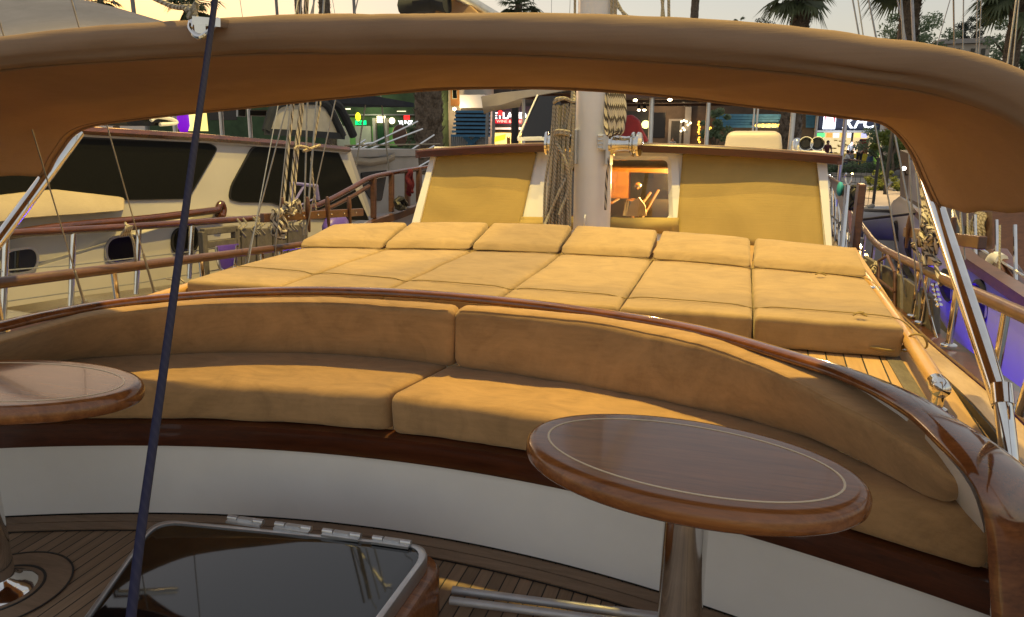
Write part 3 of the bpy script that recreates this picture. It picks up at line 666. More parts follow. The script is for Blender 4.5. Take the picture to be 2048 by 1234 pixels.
# ---------------------------------------------------------------- deck hatch
ht = thing('deck_hatch', (-1.3, 1.6, 0), 'dark smoked glass deck hatch in an aluminium frame on a wooden coaming, front left', 'hatch')
HT = radians(4.5); HP = U(600, 1058, .2); HN = V(0, -sin(HT), cos(HT))
def UH(px, py, o=0): d = ray(px, py); p = HP+HN*o; return CAM+d*((p-CAM).dot(HN)/d.dot(HN))
cor = [UH(170, 1234), UH(310, 1038), UH(868, 1092), UH(765, 1234)]; hz = 0
A, B, C_, D = cor; A = B+(A-B)*2.0; D = C_+(D-C_)*2.1
def hring(ins, z, r=.085, seg=8):
    c = (A+B+C_+D)/4; P = []
    for p in (A, B, C_, D): d = (c-p); q = p+d.normalized()*ins*1.35; P.append(q+HN*z)
    return rounded(P, [r, r, r, r], seg)
MB().loft([hring(.016, hz-.012), hring(.016, hz-.002), hring(.03, hz-.001)]).build('glass', M['smoke'], ht, True, 0, None, 30)
fo = MB().loft([hring(-.002, hz-.045), hring(-.004, hz-.012), hring(-.001, hz+.001), hring(.006, hz+.004), hring(.0155, hz+.002), hring(.0155, hz-.03)], True, False).build('frame', M['alu'], ht, True, 0, None, 40)
MB().loft([[V(p.x, p.y, .001) for p in hring(-.038, 0, .12)], hring(-.038, hz-.065, .12), hring(-.030, hz-.05, .115), hring(-.006, hz-.046, .09), hring(.03, hz-.05)], True, False).build('coaming', M['table_wood'], ht, True, 0, None, 40)
e = (C_-B).normalized(); nrm = V(-e.y, e.x, 0)
for x0, x1 in ((457, 527), (551, 623), (646, 722), (746, 822)):
    p = UH(x0, 1034+(x0-457)*.142, .010); q = UH(x1, 1034+(x1-457)*.142, .010); hmb = MB(); d = q-p
    for a0, a1, rr in ((0, .27, .0085), (.73, 1, .0085)): hmb.tube([p+d*a0, p+d*a1], rr, 14)
    hmb.bar(p+d*.29, p+d*.71, .016, .009); hmb.bar(p+d*.02+nrm*-.012-V(0, 0, .006), p+d*.98+nrm*-.012-V(0, 0, .006), .018, .008)
    hg = hmb.build('hinge', M['alu'], ht, True, 0, None, 40)
pb = MB()
for s0, s1 in (((905, 1180), (1225, 1222)), ((900, 1201), (1262, 1246))):
    a, b = U(*s0, .03), U(*s1, .03); b = a+(b-a)*1.0; pb = MB(); pb.tube([a, b], .0125, 16); pb.tube([b, b+(b-a).normalized()*.16], .0145, 16)
    o = pb.build('metal_pole', M['brushed'], None); tag(o, 'dull grey metal pole lying on the teak floor, '+('nearer the white seat base' if s0[0] == 905 else 'the lower of the two'), 'pole', 'two metal poles on the cockpit floor')
# ---------------------------------------------------------------- canopy
FY0 = 1.55
fpx = [(0, 72), (200, 54), (500, 36), (760, 32), (1000, 33), (1200, 39), (1400, 50), (1600, 67), (1750, 87), (1850, 100), (1950, 124), (2048, 168)]
fp = [UY(x, y+34, FY0) for x, y in fpx]
last = fp[-1]; first = fp[0]
fp = [V(-2.55, FY0+.08, 1.28), V(-2.47, FY0, 1.47), V(-2.28, FY0, 1.585)]+fp+[V(.565, FY0, 1.40), V(.63, FY0+.08, 1.28)]
ay = lambda x: 2.53+.12*(x+1.0) if x < -1 else 2.53 if x < -.6 else 2.53-.13*(x+.6)/.7 if x < .1 else 2.40+.15*(x-.1)/.52
apx = [(92, 352), (120, 302), (168, 256), (300, 234), (500, 213), (700, 192), (900, 176), (1100, 175), (1300, 187), (1500, 210), (1700, 234), (1759, 242), (1798, 269), (1827, 311), (1847, 357), (1872, 412)]
ap = []
for x, y in apx:
    Y = 2.45
    for _ in range(8): Y = ay(UY(x, y, Y).x)
    ap.append(UY(x, y, Y))
can = thing('canopy', (CX, 2, .6), 'tan canvas bow canopy with a rolled front edge, arching over the seat', 'canopy')
N = 150; fa = resample(catmull(fp, 8), N); aa = resample(catmull(ap, 8), N)
nt = 26; mb = MB(); vs = []
for j in range(nt+1):
    t = j/nt
    for i in range(N):
        p = fa[i].lerp(aa[i], t); k = i/(N-1)
        mid = 1-abs(2*k-1)**6; sag = -.022*sin(pi*t)*mid
        w = (.012*noise.noise(V(p.x*1.1+t*2.2, t*3.5, 3))+.008*noise.noise(V(p.x*4+t*3, t*1.5-p.x, 9))-.010*abs(noise.noise(V(p.x*2.2+t*2.6, t*.8, 21)))-.004*abs(noise.noise(V(p.x*6+t*7, t*2, 33))))*sin(pi*t)
        vs.append(p+V(0, 0, (sag+w*1.6))+V(0, 0, 0))
mb.add(vs, [(j*N+i, j*N+i+1, (j+1)*N+i+1, (j+1)*N+i) for j in range(nt) for i in range(N-1)])
cv = mb.build('canvas', M['canopy'], can, True, 0, None, 80); s = cv.modifiers.new('s', 'SOLIDIFY'); s.thickness = .003; s.offset = 1
# rolled front sleeve with a loose crease
secs = []
fs = resample(catmull(fp, 8), 140)
for i, p in enumerate(fs):
    t = (fs[min(i+1, 139)]-fs[max(i-1, 0)]).normalized(); n = t.cross(V(0, 1, 0)).normalized(); n = n if n.dot(p-V(CX, FY0, 1.0)) > 0 else -n
    q = []
    for k in range(28):
        a = 2*pi*k/28; r = .040+.0035*noise.noise(V(p.x*3, a, 2))+.0016*noise.noise(V(p.x*17, a*1.3, 5))+.0012*abs(noise.noise(V(p.x*9+a*2.5, a, 12)))
        cr = math.exp(-((a-pi*1.80)/.075)**2)*(.005+.010*math.exp(-((p.x-.2)/.14)**2)); q.append(p+n*(r-cr)*sin(a)*1.0+V(0, -1, 0)*(r-cr)*cos(a+pi)*-1)
    secs.append(q)
MB().loft(secs).build('front_sleeve', M['canopy'], can, True, 0, None, 80)
sm_ = MB(); sm_.tube([p+V(0, .012, -.040) for p in fs[4:-4]], .0045, 6); sm_.build('sleeve_seam', M['canopy'], can)
sm_ = MB(); sm_.tube([a.lerp(f, .05)-V(0, 0, .004) for a, f in zip(aa, fa)], .0022, 6); sm_.build('hem_seam', M['canopy'], can)
MB().tube(aa, .008, 8).build('hem', M['canopy'], can)
# legs, right and left, meeting at the deck fittings
def legs(sx):
    pv = V(.668, 2.0, .745) if sx > 0 else aa[0]+(UX(0, 474, aa[0].x)-aa[0])*2.3
    at = aa[-1] if sx > 0 else aa[0]; ft = fa[-1] if sx > 0 else fa[0]
    d = (pv-at).normalized()
    fr = MB(); fr.tube([at+(at-pv).normalized()*.25, pv+V(0, .02, .01)], .023, 16); fr.build('frame_leg', M['chrome'], can)
    fr = MB(); fr.tube([ft+V(0, -.05, .1), pv+V(sx*.03, -.03, .02)], .021, 16); fr.build('frame_leg', M['chrome'], can)
    fr = MB(); fr.tube([pv+V(0, .05, .055), pv+V(0, .015, .015)], .0250, 20); fr.tube([pv+V(0, .02, .02), pv+V(sx*.02, -.06, -.145)], .0215, 20); fr.lathe(pv+V(sx*.02, -.06, -.147), [(.04, 0), (.04, .008), (.024, .014)], 16)
    fr.build('leg_fitting', M['chrome'], can)
legs(1); legs(-1)
sh = MB(); c = UY(420, 50, FY0-.035)
sh.tube(catmull([c+V(-.05, 0, .012), c+V(-.03, -.03, -.012), c+V(.0, -.04, -.03), c+V(.028, -.03, -.012), c+V(.032, -.01, .01)], 5), .006, 8); sh.box(c+V(.012, -.012, .004), (.075, .03, .018), (V(.96, 0, -.1).normalized(), V(0, 1, 0), V(.1, 0, .96).normalized())); sh.box(c+V(.0, -.028, -.012), (.03, .014, .02))
o = sh.build('shackle', M['chrome'], None, True); tag(o, 'bright steel shackle on the front edge of the canopy beside the blue rope', 'shackle')
k = MB(); a = c+V(-.03, -.01, .02); kk = [c+V(-.01, -.02, .0), a, a+V(-.02, .0, .018), UY(315, 0, 1.6), UY(100, -110, 1.9)]
k.tube(catmull(kk, 6), .0062, 8)
for j in range(5): ph = j*1.3; k.tube(catmull([a+V(-.018+j*.004, -.012*cos(ph), .008+.012*sin(ph)), a+V(-.01+j*.006, .012*sin(ph), .018), a+V(.004+j*.003, -.012, .0+.006*j), a+V(-.012, -.008, -.004)], 5), .0055, 7)
tag(k.build('rope', M['rope_grey'], None), 'frayed grey rope knotted to the shackle on top of the canopy', 'rope')
# blue rope crossing the picture
def depth(px, py, d): return CAM+ray(px, py)*d
br = MB(); P = [depth(470, -330, 1.62), depth(428, 15, 1.45), depth(385, 320, 1.25), depth(330, 720, 1.04), depth(285, 1040, .92), depth(262, 1234, .86), depth(232, 1480, .80)]
br.tube(catmull(P, 6), .0058, 10)
tag(br.build('rope', M['rope_blue'], None), 'taut dark blue rope running down in front of the canopy and the seat', 'rope')
# ---------------------------------------------------------------- ropes on the mast
def strands(name, tops, bots, Y0, Y1, r, mat, label, n=12, seed=1, extra=None):
    rnd = random.Random(seed); k = MB()
    for i in range(n):
        u = i/(n-1); a = UY(tops[0][0]+(tops[1][0]-tops[0][0])*u, tops[0][1]+(tops[1][1]-tops[0][1])*u+rnd.uniform(-4, 4), Y0+rnd.uniform(-.02, .02)); b = UY(bots[0][0]+(bots[1][0]-bots[0][0])*u, bots[0][1]+(bots[1][1]-bots[0][1])*u+rnd.uniform(-8, 8), Y1+rnd.uniform(-.03, .03))
        k.tube(catmull([a, a.lerp(b, .33)+V(rnd.uniform(-.012, .012), rnd.uniform(-.012, .0), 0), a.lerp(b, .66)+V(rnd.uniform(-.015, .015), rnd.uniform(-.012, 0), 0), b], 5), r, 7)
    if extra: extra(k)
    return tag(k.build(name, M[mat], None), label, 'rope')
def ex(k):
    for q in (263, 268):
        c0 = [UY(x, y, Yq) for x, y, Yq in ((1108, q, 4.78), (1120, q-2, 4.72), (1138, q+1, 4.76), (1130, q, 4.85), (1112, q, 4.84))]; k.tube(catmull(c0+[c0[0]], 4), .012, 7)
    for s in (0, 1): k.tube(catmull([UY(1108, 205, 4.78), UY(1114, 198+s*3, 4.75), UY(1130, 197, 4.76), UY(1148, 203, 4.82), UY(1146, 180, 4.85)], 5), .011, 7)
    k.tube(catmull([UY(1112, 285, 4.75), UY(1130, 320, 4.72), UY(1138, 370, 4.74), UY(1118, 430, 4.7)], 5), .01, 7)
    k.tube(catmull([UY(1146, 330, 4.8), UY(1120, 380, 4.72), UY(1098, 430, 4.72), UY(1075, 470, 4.62), UY(1040, 462, 4.9)], 5), .01, 7)
strands('rope_coil', ((1108, 212), (1148, 208)), ((1088, 452), (1140, 456)), 4.79, 4.75, .0085, 'rope_grey', 'thick hank of grey rope hanging down the left side of the mast', 17, 3, ex)
k = MB(); rnd = random.Random(5)
for i in range(9):
    x0 = 1217+i*3.4; c0 = [UY(x0, 165, 4.86), UY(x0+2+i*.4, 215, 4.82), UY(x0+4, 250+rnd.uniform(-8, 6), 4.8), UY(x0-1, 268+rnd.uniform(-6, 4), 4.79), UY(x0-6, 248, 4.82), UY(x0-4, 200, 4.86), UY(x0-2, 165, 4.88)]
    k.tube(catmull(c0, 5), .0125, 8)
tag(k.build('rope_coil', M['rope_fleck'], None), 'coil of black flecked rope hanging on the right side of the mast above the winch', 'rope')
tag(MB().tube(catmull([UY(1218, 300, 4.82), UY(1217, 330, 4.8), UY(1213, 360, 4.82), UY(1211, 420, 4.82)], 5), .009, 7).build('rope', M['rope_fleck'], None), 'single flecked rope tail hanging below the right winch', 'rope')
tag(MB().tube(catmull([UY(1146, 165, 4.84), UY(1142, 230, 4.82), UY(1139, 262, 4.82)], 5), .009, 7).build('rope', M['rope_grey'], None), 'single grey rope running down the left edge of the mast', 'rope')
# halyards on mast above the canopy
k = MB()
for px, p2 in ((1152, 1149), (1226, 1222), (1232, 1228), (1238, 1229)): k.tube([UY(px, -400, 4.86), UY(p2, 175, 4.86)], .009, 6)
tag(k.build('halyards', M['rope_grey'], None), 'thin halyards running up both sides of the white mast', 'rope')
# ---------------------------------------------------------------- left pin rail and its ropes
XL = CX-hw(4.2)-.04
pr = thing('pin_rail', UX(620, 430, XL), 'dark wooden pin rail with belaying pins lashed to the left shrouds', 'pin rail', 'wooden pin rails on the shrouds')
a, b = UX(524, 436, XL), UX(724, 424, XL); mb = MB(); mb.bar(a, b, .03, .055); mb.build('board', M['old_wood'], pr, False, .005)
for px in (640, 688, 600, 555):
    p = a.lerp(b, (px-524)/200); m = MB(); m.lathe(p-V(-.02, 0, .11), [(.008, 0), (.012, .05), (.013, .13), (.018, .15), (.016, .2), (.01, .23), (0, .235)], 10); m.build('belaying_pin', M['old_wood'], pr)
m = MB()
for i in range(7):
    p = a.lerp(b, .06+.14*i)+V(.017, 0, 0); m.lathe(p, [(.006, 0), (.006, .004), (0, .006)], 8, V(1, -.3, 0))
m.build('bolt_heads', M['chrome'], pr)
for i, (t0, b0) in enumerate((((588, 170), (566, 420)), ((603, 170), (577, 425)), ((608, 165), (585, 425)))):
    k = MB(); k.tube(catmull([UX(t0[0]+20, t0[1]-500, XL+.25), UX(*t0, XL+.05), UX((t0[0]+b0[0])/2, (t0[1]+b0[1])/2, XL+.02), UX(*b0, XL+.03)], 6), .0085, 8)
    tag(k.build('rope', M['rope_fleck'], None), ['flecked rope coming down to the left pin rail, leftmost of three', 'flecked rope coming down to the left pin rail, middle of three', 'flecked rope coming down to the left pin rail, rightmost of three'][i], 'rope', 'ropes on the left pin rail')
for i, (px, p2, r) in enumerate(((636, 612, .007), (616, 607, .006))):
    k = MB(); k.tube([UX(px+40, -400, XL+.3), UX(px, 170, XL+.05), UX(p2, 470, XL)], r, 6); tag(k.build('shroud_wire', M['wire'], None), ['slanting grey shroud wire right of the flecked ropes', 'upright grey shroud wire just right of the flecked ropes'][i], 'wire', 'shrouds above the left pin rail')
k = MB(); k.tube([UX(632, 420, XL), UX(622, 320, XL+.02), UX(640, 215, XL+.05), UX(650, 100, XL+.1)], .006, 6); k.tube(catmull([UX(588, 298, XL+.03), UX(600, 292, XL+.05), UX(622, 298, XL+.05), UX(606, 302, XL+.03), UX(640, 290, XL+.05)], 5), .008, 7)
tag(k.build('rope', M['rope'], None), 'pale lashing with a loose end tied round the left shrouds', 'rope')
def hank(c, w, h, n, r, mat, label, seed, X=V(0, 1, 0)):
    rnd = random.Random(seed); k = MB()
    for i in range(n):
        ph = rnd.uniform(-.3, .3); ww = w*rnd.uniform(.5, 1.1); hh = h*rnd.uniform(.75, 1.05); off = V(rnd.uniform(-.03, .03), rnd.uniform(-.02, .02), 0)
        pts = [c+off+X*(ww*sin(2*pi*t/10+ph)*(.45+.55*(1-cos(2*pi*t/10))/2))+V(.015*sin(3*t), 0, -hh*(1-cos(2*pi*t/10))/2) for t in range(10)]
        k.tube(catmull(pts+[pts[0]], 4), r, 7)
    return tag(k.build('rope_coil', M[mat], None), label, 'rope')
hank(UX(556, 420, XL+.05), .05, .17, 5, .011, 'rope_fleck', 'loops of cream flecked rope hanging from the left pin rail', 11)
k = MB(); rnd = random.Random(4); c = UX(582, 414, XL+.05)
for i in range(6):
    pts = [c+V(.04*rnd.uniform(-1, 1), .075*rnd.uniform(-1, 1), .045*rnd.uniform(-1, 1)) for _ in range(6)]; k.tube(catmull(pts+[pts[0]], 5), .0095, 7)
tag(k.build('rope_coil', M['rope_fleck'], None), 'tangle of cream flecked rope wound on the left pin rail', 'rope')
# thin shrouds at far left with turnbuckles
for i, (p0, p1, r) in enumerate((((215, 255), (310, 590), .0028), ((90, 345), (170, 610), .0028), ((560, 190), (690, -500), .003))):
    k = MB(); X1 = CX-hw(2.6)-.02
    a, b = UX(*p1, X1), UX(*p0, X1+.15); k.tube([a, b, b+(b-a)*2], r, 6)
    if i < 2: k.tube([a, a+(b-a)*.28], .0055, 8); k.tube([a-V(0, 0, .02), a+V(0, 0, .02)], .012, 8)
    tag(k.build('shroud_wire', M['wire'], None), ['thin steel stay with a turnbuckle crossing the first dark window of the white boat', 'thin steel stay below the left end of the canopy', 'thin steel stay rising out of frame left of the flecked ropes'][i], 'wire', 'thin stays on the left side')
k = MB(); c = UX(250, 462, CX-hw(2.6)-.03)
for i in range(4): k.tube(catmull([c+V(0, -.03+.012*i, -.02), c+V(.03, -.02+.012*i, .02), c+V(-.01, .02, .03-.01*i), c+V(.01, .03, -.05), c+V(0, .04, -.16)], 5), .006, 6)
tag(k.build('rope', M['rope_grey'], None), 'grey-green rope knot on the neighbour boat rail by the oval porthole', 'rope')
k = MB(); c = V(CX-hw(2.0)+.08, 2.02, .64)
for i in range(5): k.tube(catmull([c+V(-.05+.03*i, .02*sin(i), .0), c+V(-.02+.03*i, .03, .02), c+V(.01+.03*i, 0, .022), c+V(.0+.03*i, -.03, .01)], 5), .010, 7)
tag(k.build('rope_coil', M['rope'], None), 'short twist of cream rope on deck at the far left edge', 'rope')
# ---------------------------------------------------------------- right side: pin rail, rope hank, stanchions, boards
XR = CX+hw(3.8)+.05
pr = thing('pin_rail', UX(1885, 475, XR), 'dark wooden pin rail behind the right canopy leg', 'pin rail', 'wooden pin rails on the shrouds')
mb = MB(); mb.bar(UX(1812, 464, XR), UX(1965, 486, XR), .03, .05); mb.build('board', M['old_wood'], pr, False, .005)
for px in (1830, 1875, 1925): m = MB(); p = UX(1812, 464, XR).lerp(UX(1965, 486, XR), (px-1812)/153); m.lathe(p-V(.02, 0, .08), [(.008, 0), (.012, .09), (.016, .11), (.01, .17), (0, .175)], 10); m.build('belaying_pin', M['old_wood'], pr)
k = MB(); rnd = random.Random(9)
for i in range(7):
    x0 = 1846+i*3; k.tube(catmull([UX(x0-12, 300, XR-.05), UX(x0, 400, XR-.03), UX(x0+rnd.uniform(-6, 8), 440, XR-.06), UX(x0+rnd.uniform(-4, 10), 480, XR-.06), UX(x0+rnd.uniform(0, 12), 508, XR-.05)], 5), .0095, 7)
for i in range(9):
    c = UX(1856+rnd.uniform(-14, 14), 450+rnd.uniform(-12, 70), XR-.06); pts = [c+V(.03*rnd.uniform(-1, 1), .10*rnd.uniform(-1, 1), .04*rnd.uniform(-1, 1)) for _ in range(5)]; k.tube(catmull(pts+[pts[0]], 5), .009, 7)
k.tube(catmull([UX(1868, 510, XR-.05), UX(1874, 540, XR-.05), UX(1881, 570, XR-.05)], 5), .009, 7)
tag(k.build('rope_coil', M['rope_fleck'], None), 'large knotted hank of flecked rope on the right pin rail beside the canopy edge', 'rope')
k = MB()
for px in (1838, 1922): k.tube([UX(px-(60 if px < 1900 else 20), -300, XR-.3), UX(px-10, 300, XR-.05), UX(px+8, 520, XR)], .003, 6)
tag(k.build('shroud_wire', M['wire'], None), 'thin grey shroud wires rising from the right rail by the canopy leg', 'wire')
gp = thing('gate_post', UX(1700, 600, .80), 'dark wooden gate post with a chrome tube and hooks at the right rail', 'post')
mb = MB(); p = UX(1708, 520, .84); mb.prism([V(p.x-.02, p.y, .35), V(p.x-.02, p.y+.22, .35), V(p.x-.02, p.y+.16, 1.0), V(p.x-.02, p.y+.02, 1.0)], (.05, 0, 0)); mb.build('wooden_post', M['old_wood'], gp, False, .008)
mb = MB(); a, b = UX(1672, 625, .70), UX(1695, 372, .74); mb.tube([a, b], .019, 12); 
for s in (-1, 1): mb.tube(catmull([b, b+V(.015*s, 0, .03), b+V(.025*s, 0, .07), b+V(.02*s, -.02, .09)], 4), .008, 7)
mb.build('chrome_tube', M['chrome'], gp)
hank(UX(1712, 372, .86), .04, .2, 5, .012, 'black', 'black cable coil hanging on the gate post at the right', 21)
o = MB().sphere(UX(1680, 378, .86), .06, 12, (.5, 1.0, 1.1)).build('fender', simple('turquoise', (.05, .38, .45, 1), .5), None); tag(o, 'small turquoise bag on the rail left of the gate post', 'bag')
o = MB().prism([UX(1655, 352, .9), UX(1690, 372, .88), UX(1700, 470, .86), UX(1690, 452, .86), UX(1672, 395, .88)], (.03, 0, 0)).build('board', M['fascia_wood'], None, False, .006); tag(o, 'red-brown sloping wooden board between the chrome railing and the gate post', 'board')
rg = MB()
def rp(px, py): return UX(px, py, 1.02)
rg.tube([rp(1656, 350), rp(1700, 385)], .016, 10); rg.tube([rp(1657, 470), rp(1698, 520)], .012, 8); rg.tube([rp(1657, 425), rp(1698, 465)], .010, 8)
for i in range(7): t = i/6; rg.tube([rp(1656+42*t, 352+34*t), rp(1657+41*t, 470+50*t)], .012, 8)
tag(rg.build('side_railing', M['chrome'], None), 'short chrome side railing of thin bars right of the wheelhouse', 'railing')
bd = []
for i, (x0, x1, yt, yb, dz) in enumerate(((1726, 1760, 515, 640, 0), (1764, 1800, 535, 672, 0), (1806, 1836, 560, 694, 0), (1842, 1866, 582, 706, 0))):
    XB = CX+hw(4)+.03
    q = [UX(x0, yb-14, XB), UX(x1, yb+8, XB), UX(x1, yt+16, XB), UX(x0, yt-4, XB)]
    t_ = MB(); t_.prism(q, (.03, 0, 0)); o = t_.build('board', M['grey_wood'], None, False, .004); tag(o, ['weathered dark board stowed upright against the right rail, nearest the gate post', 'weathered dark board against the right rail, with an arched panel beside it', 'weathered dark board against the right rail, third from the gate post', 'narrow weathered board against the right rail, nearest the canopy leg'][i], 'board', 'boards stowed along the right rail')
rk = MB(); XB = CX+hw(4)+.015
def rb(px, py): return UX(px, py, XB)
for a, b in (((1758, 520), (1756, 620)), ((1790, 545), (1788, 650)), ((1758, 560), (1790, 585)), ((1757, 595), (1789, 620)), ((1758, 522), (1775, 512)), ((1775, 512), (1790, 545))): rk.tube([rb(*a), rb(*b)], .009, 8)
tag(rk.build('ladder', M['old_wood'], None), 'small arched wooden ladder hanging inside the right rail', 'ladder')
k = MB(); rnd = random.Random(31)
for i in range(8):
    c = UX(1742+rnd.uniform(-8, 8), 520+rnd.uniform(0, 75), XB-.02); pts = [c+V(.02*rnd.uniform(-1, 1), .08*rnd.uniform(-1, 1), .05*rnd.uniform(-1, 1)) for _ in range(5)]; k.tube(catmull(pts+[pts[0]], 4), .005, 6)
tag(k.build('rope_coil', M['rope'], None), 'tangle of thin orange-lit cord on the right rail next to the gate post', 'rope')
k = MB()
for i in range(5): c = UX(1868+i*2.5, 570+i*10, XB); k.sphere(c, .016, 8, (1, 1, .7))
k.tube(catmull([UX(1856, 600, XB), UX(1862, 640, XB), UX(1878, 690, XB), UX(1896, 712, XB)], 5), .007, 7); tag(k.build('chain', M['chrome'], None), 'bright steel chain and line hanging on the right rail stanchion', 'chain')
o = MB().loft([[UX(1838+a, 520+b+dy, XR+dx) for a, b in ((0, -8), (24, -4), (38, 4), (36, 12), (10, 8))] for dx, dy in ((-.02, 0), (.05, 3))]).build('rag', M['clearplastic'], None); tag(o, 'grey rag draped over the right rail below the rope hank', 'rag')
# ---------------------------------------------------------------- on the wheelhouse roof
o = None
a = UY(1446, 296, 6.0); b = UY(1566, 300, 6.0); zt = UY(1500, 264, 6.0).z; zb = 1.20
bx = cushion([V(a.x, 6.0, zb), V(b.x, 6.0, zb), V(b.x+.02, 6.5, zb), V(a.x+.02, 6.5, zb), V(a.x+.02, 6.03, zt), V(b.x-.02, 6.03, zt), V(b.x-.02, 6.45, zt), V(a.x+.04, 6.45, zt)], .045, .002, .004, 3, 8)
o = weld(bx.build('storage_box', M['boxwhite'], None)); tag(o, 'rounded white plastic box on the right half of the wheelhouse roof', 'box')
for i, (px, py) in enumerate(((1612, 287), (1635, 287))):
    c = UY(px, py, 5.85); h = thing('horn', c, ['chrome trumpet horn on the wheelhouse roof, left of the pair', 'chrome trumpet horn on the wheelhouse roof, right of the pair'][i], 'horn', 'pair of horns on the wheelhouse roof')
    MB().lathe(c, [(0, .03), (.030, .03), (.036, .012), (.046, -.003), (.05, -.004), (.05, .004), (.036, .024), (.026, .06), (.015, .14), (.012, .24), (.02, .25), (.02, .3), (0, .31)], 28, V(0, 1, .03)).build('trumpet', M['chrome'], h)
    MB().lathe(c+V(0, .020, 0), [(.0, .0), (.031, .0), (.031, .006), (0, .007)], 20, V(0, 1, .03)).build('mouth', M['black'], h)
    MB().lathe(c+V(0, .16, -.07), [(.03, -.01), (.02, .0), (.012, .01), (.012, .06)], 12).build('foot', M['white'], h)
c = UY(1594, 288, 5.95); o = MB().lathe(c-V(0, 0, .06), [(.04, 0), (.04, .05), (.035, .08), (.02, .1), (0, .105)], 16).build('roof_lamp', M['chrome'], None); tag(o, 'small chrome dome lamp left of the two horns', 'lamp')
ws = thing('windscreen', UY(1080, 280, 6.3), 'dark tinted wind screen in a pale frame on the roof left of the mast', 'windscreen')
mb = MB(); pane = [UY(1041, 274, 6.3), UY(1120, 274, 6.3), UY(1120, 192, 6.7), UY(1074, 192, 6.7)]; mb.prism(pane, (0, .01, 0)); mb.build('pane', M['tint'], ws, False)
mb = MB(); mb.tube([UY(1036, 276, 6.29), UY(1075, 190, 6.69)], .008, 8); mb.bar(UY(1036, 278, 6.28), UY(1130, 277, 6.28), .03, .03); mb.bar(UY(1048, 276, 6.25), UY(1084, 275, 6.25), .02, .02); mb.build('frame', M['white'], ws)
o = MB().prism([UY(1231, 235, 6.6), UY(1262, 229, 6.6), UY(1277, 240, 6.6), UY(1284, 262, 6.6), UY(1296, 284, 6.6), UY(1225, 284, 6.6)], (0, .12, 0)).build('red_bag', M['red'], None, False, .02); tag(o, 'dark red fabric bag on the roof behind the flecked rope coil', 'bag')
# aft awning of our boat
aw = thing('aft_awning', (CX, 11, .3), 'low brown awning over the after deck with small spot lamps and chrome posts', 'awning')
def AW(px, py, Y): return UY(px, py, Y)
mb = MB(); vs = []
for j in range(7):
    Y = 9.5+j*1.0
    for i in range(13):
        x = CX-2.3+i*(4.75)/12; vs.append(V(x, Y, 1.80+.012*(Y-9.5)-.05*((x-CX)/2.3)**2-(.02 if j % 2 else 0)+.01*noise.noise(V(x*2, Y, 3))))
mb.add(vs, [(j*13+i, j*13+i+1, (j+1)*13+i+1, (j+1)*13+i) for j in range(6) for i in range(12)])
o = mb.build('canvas', M['canopy'], aw); s = o.modifiers.new('s', 'SOLIDIFY'); s.thickness = .01
mb = MB()
for Y in (9.5, 12.5, 15.4): mb = MB(); mb.bar(V(CX-2.3, Y, 1.74), V(CX+2.45, Y, 1.74), .05, .05); mb.build('cross_beam', M['fascia_wood'], aw, False)
warm = emit('warm_lamp', (1, .75, .4, 1), 14)
for px, py, Y in ((1271, 199, 11.5), (1340, 198, 11.2), (1278, 219, 14.5), (1289, 219, 14.5)):
    p = UY(px, py, Y); m = MB(); m.lathe(p, [(.02, .01), (.035, .005), (.035, .09), (.0, .09)], 12); l = m.build('spot_lamp', M['black'], aw); MB().sphere(p+V(0, -.01, -.01), .032, 10, (1, 1, .6)).build('bulb', warm, l)
for i, (px, py, Y, r) in enumerate(((1300, 290, 9.6, .03), (1412, 295, 9.6, .025), (1047, 285, 9.6, .022), (1503, 295, 9.4, .012), (1510, 295, 9.4, .012), (1580, 300, 9.5, .03), (1628, 300, 12.5, .02), (1676, 380, 12, .03))):
    p = UY(px, py, Y); m = MB(); m.tube([V(p.x, p.y, .2), V(p.x, p.y, 1.78)], r, 10); m.build('post', M['alu'], aw)
o = MB().tube([V(UY(1030, 250, 14).x, 14, -1), V(UY(1030, 250, 14).x, 14, 2.6)], .075, 14).build('post', M['dark'], None); tag(o, 'thick dark brown post standing in front of the wine shop sign', 'post')
mb = MB(); vs = []
for j, (yy) in enumerate(((192, 182), (203, 186), (212, 212), (232, 222))):
    pass
top_ = [(962, 193), (1000, 186), (1050, 181), (1100, 176), (1150, 170)]; bot = [(965, 214), (1000, 210), (1045, 196), (1100, 186), (1150, 178)]; bot2 = [(968, 228), (985, 222), (1040, 214), (1044, 198), (1060, 190)]
secs = [[UY(x, y, 8.9+.1*k) for x, y in q] for k, q in ((0, bot2), (-.6, bot), (0, top_), (6, [(x+3, y-1) for x, y in top_]))]
mb.loft(secs, False, False); o = mb.build('rolled_awning', M['beige'], None); s = o.modifiers.new('s', 'SOLIDIFY'); s.thickness = .02; tag(o, 'loose beige canvas flap hanging left of the mast under the canopy edge', 'canvas')
# ================================================================ WHITE BOAT ON THE LEFT
D1 = (0.12, 0.993); INW = V(-.993, .12, 0)
PC, PR = (-4.75, 3), (-4.0, 3)
def L(x, y, off=0): return UP(x, y, (PC[0]-off*.993, PC[1]+off*.12), D1)
def Rl(x, y, off=0): return UP(x, y, (PR[0]-off*.993, PR[1]+off*.12), D1)
nb = thing('motor_sailer', (-5.8, 5.5, -2.3), 'white neighbouring yacht with two big dark windows and oval portholes, left', 'yacht')
